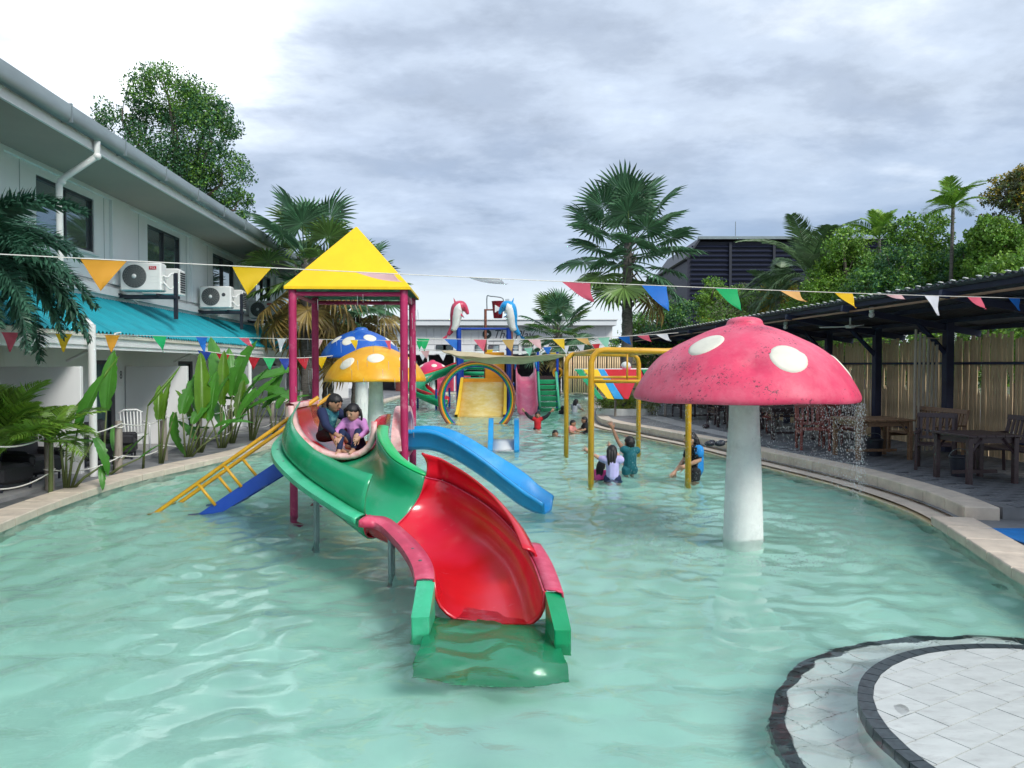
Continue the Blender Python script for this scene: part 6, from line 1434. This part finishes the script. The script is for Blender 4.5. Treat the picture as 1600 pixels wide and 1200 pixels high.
def person(label, loc, rz, Hh, pose, shirt, pants, sleeves='short', hair='short', skin='skin', group='children in the pool', legs='short', fat=1.0, headr=.088, look=(0, 0), voxel=.011, extra=None, hold=None):
    t = thing('person', label, 'person', loc, rz, group); J = {k_: Vector(v)*Hh for k_, v in pose.items()}; q = Hh*fat
    mb = MB()
    chain(mb, [J['pelvis'], J['waist'], J['chest'], J['chest'].lerp(J['neck'], .6)], [.085*q, .078*q, .088*q, .07*q])
    chain(mb, [J['hl'], J['pelvis'], J['hr']], [.066*q, .08*q, .066*q]); chain(mb, [J['sl'], J['chest'].lerp(J['neck'], .5), J['sr']], [.046*q, .066*q, .046*q])
    hd = J['head']; hr_ = headr*Hh; fwd = Vector((math.sin(look[0]), -math.cos(look[0])*math.cos(look[1]), -math.sin(look[1]))); rot = (look[1], 0, look[0])
    Mh = Euler(rot, 'XYZ').to_matrix(); 
    chain(mb, [J['neck']-Vector((0, 0, .03*Hh)), J['neck'], hd-Mh@Vector((0, -.005*Hh, hr_*.5))], [.042*q, .036*q, .036*q])
    mb.ball(hd, (hr_*.80, hr_*.92, hr_*1.02), 16, 12, rot); mb.ball(hd+Mh@Vector((0, -hr_*.25, -hr_*.48)), (hr_*.58, hr_*.62, hr_*.52), 12, 8, rot)
    mb.ball(hd+Mh@Vector((0, -hr_*.94, -hr_*.14)), (hr_*.13, hr_*.16, hr_*.17), 8, 6, rot)
    for s in (-1, 1): mb.ball(hd+Mh@Vector((s*hr_*.80, .0, -hr_*.08)), (hr_*.10, hr_*.17, hr_*.22), 8, 6, rot)
    for a, b, c in (('sl', 'el', 'wl'), ('sr', 'er', 'wr')):
        chain(mb, [J[a], J[a].lerp(J[b], .5), J[b], J[b].lerp(J[c], .35), J[c]], [.040*q, .034*q, .029*q, .030*q, .020*q])
        hand(mb, J[c], J[c]-J[b], Vector((0, 0, 1)) if abs((J[c]-J[b]).normalized().z) < .8 else Vector((1, 0, 0)), Hh/1.05)
    for a, b, c in (('hl', 'kl', 'al'), ('hr', 'kr', 'ar')):
        chain(mb, [J[a], J[a].lerp(J[b], .5), J[b], J[b].lerp(J[c], .3), J[c]], [.062*q, .054*q, .041*q, .040*q, .025*q])
        f = Vector((J[c].x*.15, -1, -.05)).normalized(); chain(mb, [J[c]+Vector((0, .02*Hh, -.018*Hh)), J[c]+f*.05*Hh+Vector((0, 0, -.022*Hh)), J[c]+f*.10*Hh+Vector((0, 0, -.028*Hh))], [.027*q, .026*q, .018*q], 8)
    def fin(o, v=voxel, sm=3):
        md = o.modifiers.new('r', 'REMESH'); md.mode = 'VOXEL'; md.voxel_size = v; md.use_smooth_shade = True
        md = o.modifiers.new('s', 'SMOOTH'); md.iterations = sm; md.factor = .5
        return o
    body = fin(mb.build('body', M[skin], t), min(voxel, .0085), 2)
    g = .013*Hh; mb = MB()
    chain(mb, [J['pelvis']+Vector((0, 0, .01)), J['waist'], J['chest'], J['chest'].lerp(J['neck'], .55)], [.088*q+g, .084*q+g, .09*q+g, .068*q+g]); chain(mb, [J['sl'], J['chest'].lerp(J['neck'], .5), J['sr']], [.048*q+g, .066*q+g*.6, .048*q+g])
    if sleeves:
        for a, b, c in (('sl', 'el', 'wl'), ('sr', 'er', 'wr')):
            e = J[a].lerp(J[b], .55)
            if sleeves == 'long': chain(mb, [J[a], J[b], J[b].lerp(J[c], .85)], [.043*q+g, .034*q+g*.8, .024*q+g*.6])
            else: chain(mb, [J[a], e], [.043*q+g, .038*q+g])
    fin(mb.build('shirt', shirt, t), voxel)
    if pants:
        mb = MB(); chain(mb, [J['hl'], J['pelvis']-Vector((0, 0, .0)), J['hr']], [.068*q+g, .084*q+g*.6, .068*q+g])
        for a, b, c in (('hl', 'kl', 'al'), ('hr', 'kr', 'ar')):
            if legs == 'long': chain(mb, [J[a], J[b], J[b].lerp(J[c], .85)], [.063*q+g*.7, .043*q+g*.6, .030*q+g*.6])
            else: chain(mb, [J[a], J[a].lerp(J[b], .75)], [.064*q+g, .052*q+g])
        fin(mb.build('trousers' if legs == 'long' else 'shorts', pants, t), voxel)
    # hair shell open over the face
    mb = MB(); n, m_ = 24, 14; grid = []
    for i in range(m_+1):
        th = math.pi*i/m_; row = []
        for a in range(n):
            an = 2*math.pi*a/n; v = Vector((math.sin(th)*math.sin(an), -math.sin(th)*math.cos(an), math.cos(th)))
            front = max(0, -v.y); lim = (.46-.30*abs(v.x)+.05*math.sin(a*2.3)) if v.y < 0.05 else -.62+.06*math.sin(a*1.7)
            zc = v.z; k_ = 1.055+.025*math.sin(an*9+th*3)+.02*math.sin(an*17)+(.05 if v.y > .2 else 0)
            if zc < lim:
                v = Vector((v.x, v.y, lim)); vv = math.sqrt(max(1e-4, 1-lim*lim)); h_ = math.hypot(v.x, v.y); v.x *= vv/max(h_, 1e-3)*.90 if h_ > 0 else 0; v.y *= vv/max(h_, 1e-3)*.90 if h_ > 0 else 0
                k_ = 1.01
            row.append(hd+Mh@Vector((v.x*hr_*.84*k_, v.y*hr_*.95*k_, v.z*hr_*1.05*k_)))
        grid.append(row)
    cut = [r for r in grid[:m_-3]]; mb.loft(cut, True)
    ho = mb.build('hair', M['hair'], t, smooth=True)
    if hair == 'long':
        mb = MB(); bk_ = Mh@Vector((0, hr_*.75, 0)); 
        for x in (-.5, 0, .5): chain(mb, [hd+Mh@Vector((x*hr_*.8, hr_*.62, hr_*.2)), hd+Mh@Vector((x*hr_*.9, hr_*.92, -hr_*.7)), hd+bk_*1.0+Vector((x*hr_*.7, .03*Hh, -hr_*2.0)), hd+bk_*.8+Vector((x*hr_*.35, .035*Hh, -hr_*3.1))], [hr_*.42, hr_*.42, hr_*.32, hr_*.10], 8)
        mb.build('hair_length', M['hair'], ho, smooth=True)
    if hair == 'pigtails':
        for s in (-1, 1): mb = MB(); chain(mb, [hd+Mh@Vector((s*hr_*.75, hr_*.1, hr_*.55)), hd+Mh@Vector((s*hr_*1.12, .0, hr_*.35)), hd+Mh@Vector((s*hr_*1.2, -.01, -hr_*.5)), hd+Mh@Vector((s*hr_*1.1, -.02, -hr_*1.3))], [hr_*.12, hr_*.16, hr_*.15, hr_*.05], 8); mb.build('pigtail', M['hair'], ho, smooth=True)
    for s in (-1, 1):
        mb = MB(); mb.ball(hd+Mh@Vector((s*hr_*.31, -hr_*.83, hr_*.02)), (hr_*.11, hr_*.06, hr_*.05), 8, 6, rot); mb.build('eye', M['eye'], body, smooth=True)
        mb = MB(); mb.ball(hd+Mh@Vector((s*hr_*.31, -hr_*.86, hr_*.20)), (hr_*.13, hr_*.04, hr_*.018), 8, 6, rot); mb.build('eyebrow', M['hair'], body, smooth=True)
    mb = MB(); mb.ball(hd+Mh@Vector((0, -hr_*.86, -hr_*.46)), (hr_*.22, hr_*.07, hr_*.06), 8, 6, rot); mb.build('mouth', M['lip'], body, smooth=True)
    if extra: extra(t, J, Hh, q)
    return t
fabric('navy', (.012, .022, .075)); fabric('teal_cloth', (.012, .14, .17)); fabric('lilac', (.52, .22, .50)); fabric('black_cloth', (.012, .013, .016)); fabric('red_cloth', (.52, .012, .02))
fabric('lavender', (.50, .46, .78)); fabric('pink_cloth', (.75, .07, .30)); fabric('blue_cloth', (.015, .24, .62)); fabric('grey_cloth', (.45, .47, .5)); fabric('peach', (.62, .25, .22))
M['teal_print'] = mat('teal_print', (.016, .13, .17), .8, .3, 9, dirt=(.10, .30, .30), dscale=14, dlo=.5, dhi=.62)
SITB = dict(pelvis=(0, 0, .08), waist=(0, -.015, .17), chest=(0, -.06, .29), neck=(0, -.10, .385), head=(0, -.155, .465), sl=(.115, -.07, .345), sr=(-.115, -.07, .345), el=(.19, -.20, .245), er=(-.16, -.18, .21),
            wl=(.20, -.34, .21), wr=(-.12, -.27, .13), hl=(.06, -.01, .07), hr=(-.06, -.01, .07), kl=(.10, -.23, .13), kr=(-.10, -.23, .12), al=(.07, -.30, -.04), ar=(-.09, -.33, -.06))
def navy_sleeves(t, J, Hh, q):
    mb = MB(); g = .017*Hh
    for a, b, c in (('sl', 'el', 'wl'), ('sr', 'er', 'wr')): chain(mb, [J[a]+Vector((0, 0, .01)), J[b], J[b].lerp(J[c], .9)], [.047*q+g, .036*q+g*.8, .026*q+g*.6])
    mb.build('sleeve', M['navy'], t, smooth=True)
person('boy in navy and teal swim top sitting sideways on the watermelon ledge', (-2.46, 10.12, .99), R(56), 1.10, SITB, M['teal_print'], M['black_cloth'], 'short', headr=.101, look=(R(6), R(22)), group='children on the slide tower', extra=navy_sleeves)
SITG = dict(pelvis=(0, .06, .07), waist=(0, .05, .16), chest=(0, .02, .28), neck=(0, .0, .375), head=(0, -.035, .46), sl=(.11, .0, .335), sr=(-.11, .0, .335), el=(.19, -.08, .23), er=(-.19, -.08, .22),
            wl=(.15, -.20, .17), wr=(-.15, -.20, .15), hl=(.055, .05, .06), hr=(-.055, .05, .06), kl=(.10, -.12, .23), kr=(-.11, -.12, .22), al=(.07, -.22, .02), ar=(-.10, -.24, .0))
person('girl with pigtails in lilac top and dark leggings sitting on the slide entrance', (-2.06, 10.0, .90), R(-10), 1.05, SITG, M['lilac'], M['navy'], 'long', 'pigtails', 'skin_light', legs='long', headr=.102, look=(R(-12), R(18)), group='children on the slide tower')
UPV = dict(STAND, el=(.25, -.02, .87), er=(-.25, -.02, .87), wl=(.37, -.03, 1.0), wr=(-.36, -.03, 1.0), sl=(.12, 0, .80), sr=(-.12, 0, .80))
def dark_sleeves(t, J, Hh, q):
    mb = MB(); g = .016*Hh
    for a, b, c in (('sl', 'el', 'wl'), ('sr', 'er', 'wr')): chain(mb, [J[a].lerp(J[b], .3), J[b], J[b].lerp(J[c], .8)], [.042*q+g, .034*q+g*.8, .026*q+g*.6])
    mb.build('sleeve', M['black_cloth'], t, smooth=True)
p = at(840, 669, 0); person('child in red top raising both arms in front of the pink slide', (p.x, p.y, -.60), 0, 1.12, UPV, M['red_cloth'], M['black_cloth'], 'short', voxel=.014, extra=dark_sleeves)
p = at(867, 680, 0); person('swimmer showing only a smiling head above the water', (p.x, p.y, -.72), R(10), 1.15, CROUCH, M['grey_cloth'], None, voxel=.014)
p = at(893, 676, 0); person('child in peach top crouching behind the rear yellow pole', (p.x, p.y, -.42), R(60), 1.05, CROUCH, M['peach'], None, 'short', voxel=.014)
p = at(914, 676, 0); person('child in black top beside the front yellow pole facing away from the camera', (p.x+.03, p.y, -.36), R(-80), 1.1, CROUCH, M['black_cloth'], M['black_cloth'], 'short', voxel=.014)
p = at(899, 643, 0); person('long haired bather in grey top far out behind the yellow poles', (p.x, p.y, -.45), R(150), 1.3, CROUCH, M['grey_cloth'], None, 'short', 'long', voxel=.016)
p = at(878, 645, 0); person('far bather in dark top near the planter', (p.x, p.y, -.62), R(120), 1.2, CROUCH, M['black_cloth'], None, 'short', voxel=.016)
LAV = dict(STAND, er=(-.15, -.16, .78), wr=(-.19, -.30, .86), el=(.13, -.14, .70), wl=(.05, -.26, .84), head=(.01, -.03, .90))
p = at(957, 750, 0); person('girl with long wet hair and white lavender top reaching for the yellow pole', (p.x, p.y, -.57), R(170), 1.18, dict(LAV, el=(.20, -.02, .80), wl=(.33, -.03, .88), er=(-.1, -.16, .80), wr=(.02, -.28, .92)), M['lavender'], M['navy'], 'short', 'long', 'skin_light', voxel=.012)
p = at(984, 738, 0); person('boy in teal sleeveless top lifting one arm', (p.x, p.y, -.57), R(205), 1.24, dict(STAND, el=(.16, -.08, .93), wl=(.22, -.12, 1.10), sl=(.11, 0, .81), er=(-.15, -.09, .68), wr=(-.08, -.2, .66)), M['teal_cloth'], M['teal_cloth'], None, 'short', voxel=.012)
p = at(936, 747, 0); person('small child in bright pink top crouching behind the front yellow pole', (p.x+.05, p.y+.12, -.5), R(150), .98, dict(CROUCH, chest=(0, .02, .52), neck=(0, 0, .63), head=(0, -.02, .72), sl=(.115, .0, .59), sr=(-.115, .0, .59)), M['pink_cloth'], M['navy'], 'short', 'long', 'skin_light', voxel=.012)
def side_panel(t, J, Hh, q):
    mb = MB(); g = .020*Hh; o = Vector((0, .03*Hh, 0)); chain(mb, [J['pelvis']+o, J['waist']+o, J['chest']+o, J['chest'].lerp(J['neck'], .5)+o*.6], [.082*q+g, .076*q+g, .080*q+g, .058*q+g]); chain(mb, [J['sl']+o*.3, J['sl'].lerp(J['el'], .4)+o*.3], [.046*q+g, .04*q+g]); mb.build('back_panel', M['blue_cloth'], t, smooth=True)
p = at(1082, 750, 0); person('woman in black and blue swim shirt standing behind the right yellow pole', (p.x+.04, p.y+.12, -.57), R(-80), 1.40, dict(STAND, head=(0, -.04, .90), neck=(0, -.015, .825), el=(.14, .02, .66), wl=(.12, -.12, .60), er=(-.16, -.06, .62), wr=(-.12, -.18, .50)), M['black_cloth'], M['black_cloth'], 'short', 'long', 'skin_light', group='adults in the pool', voxel=.013, extra=side_panel)
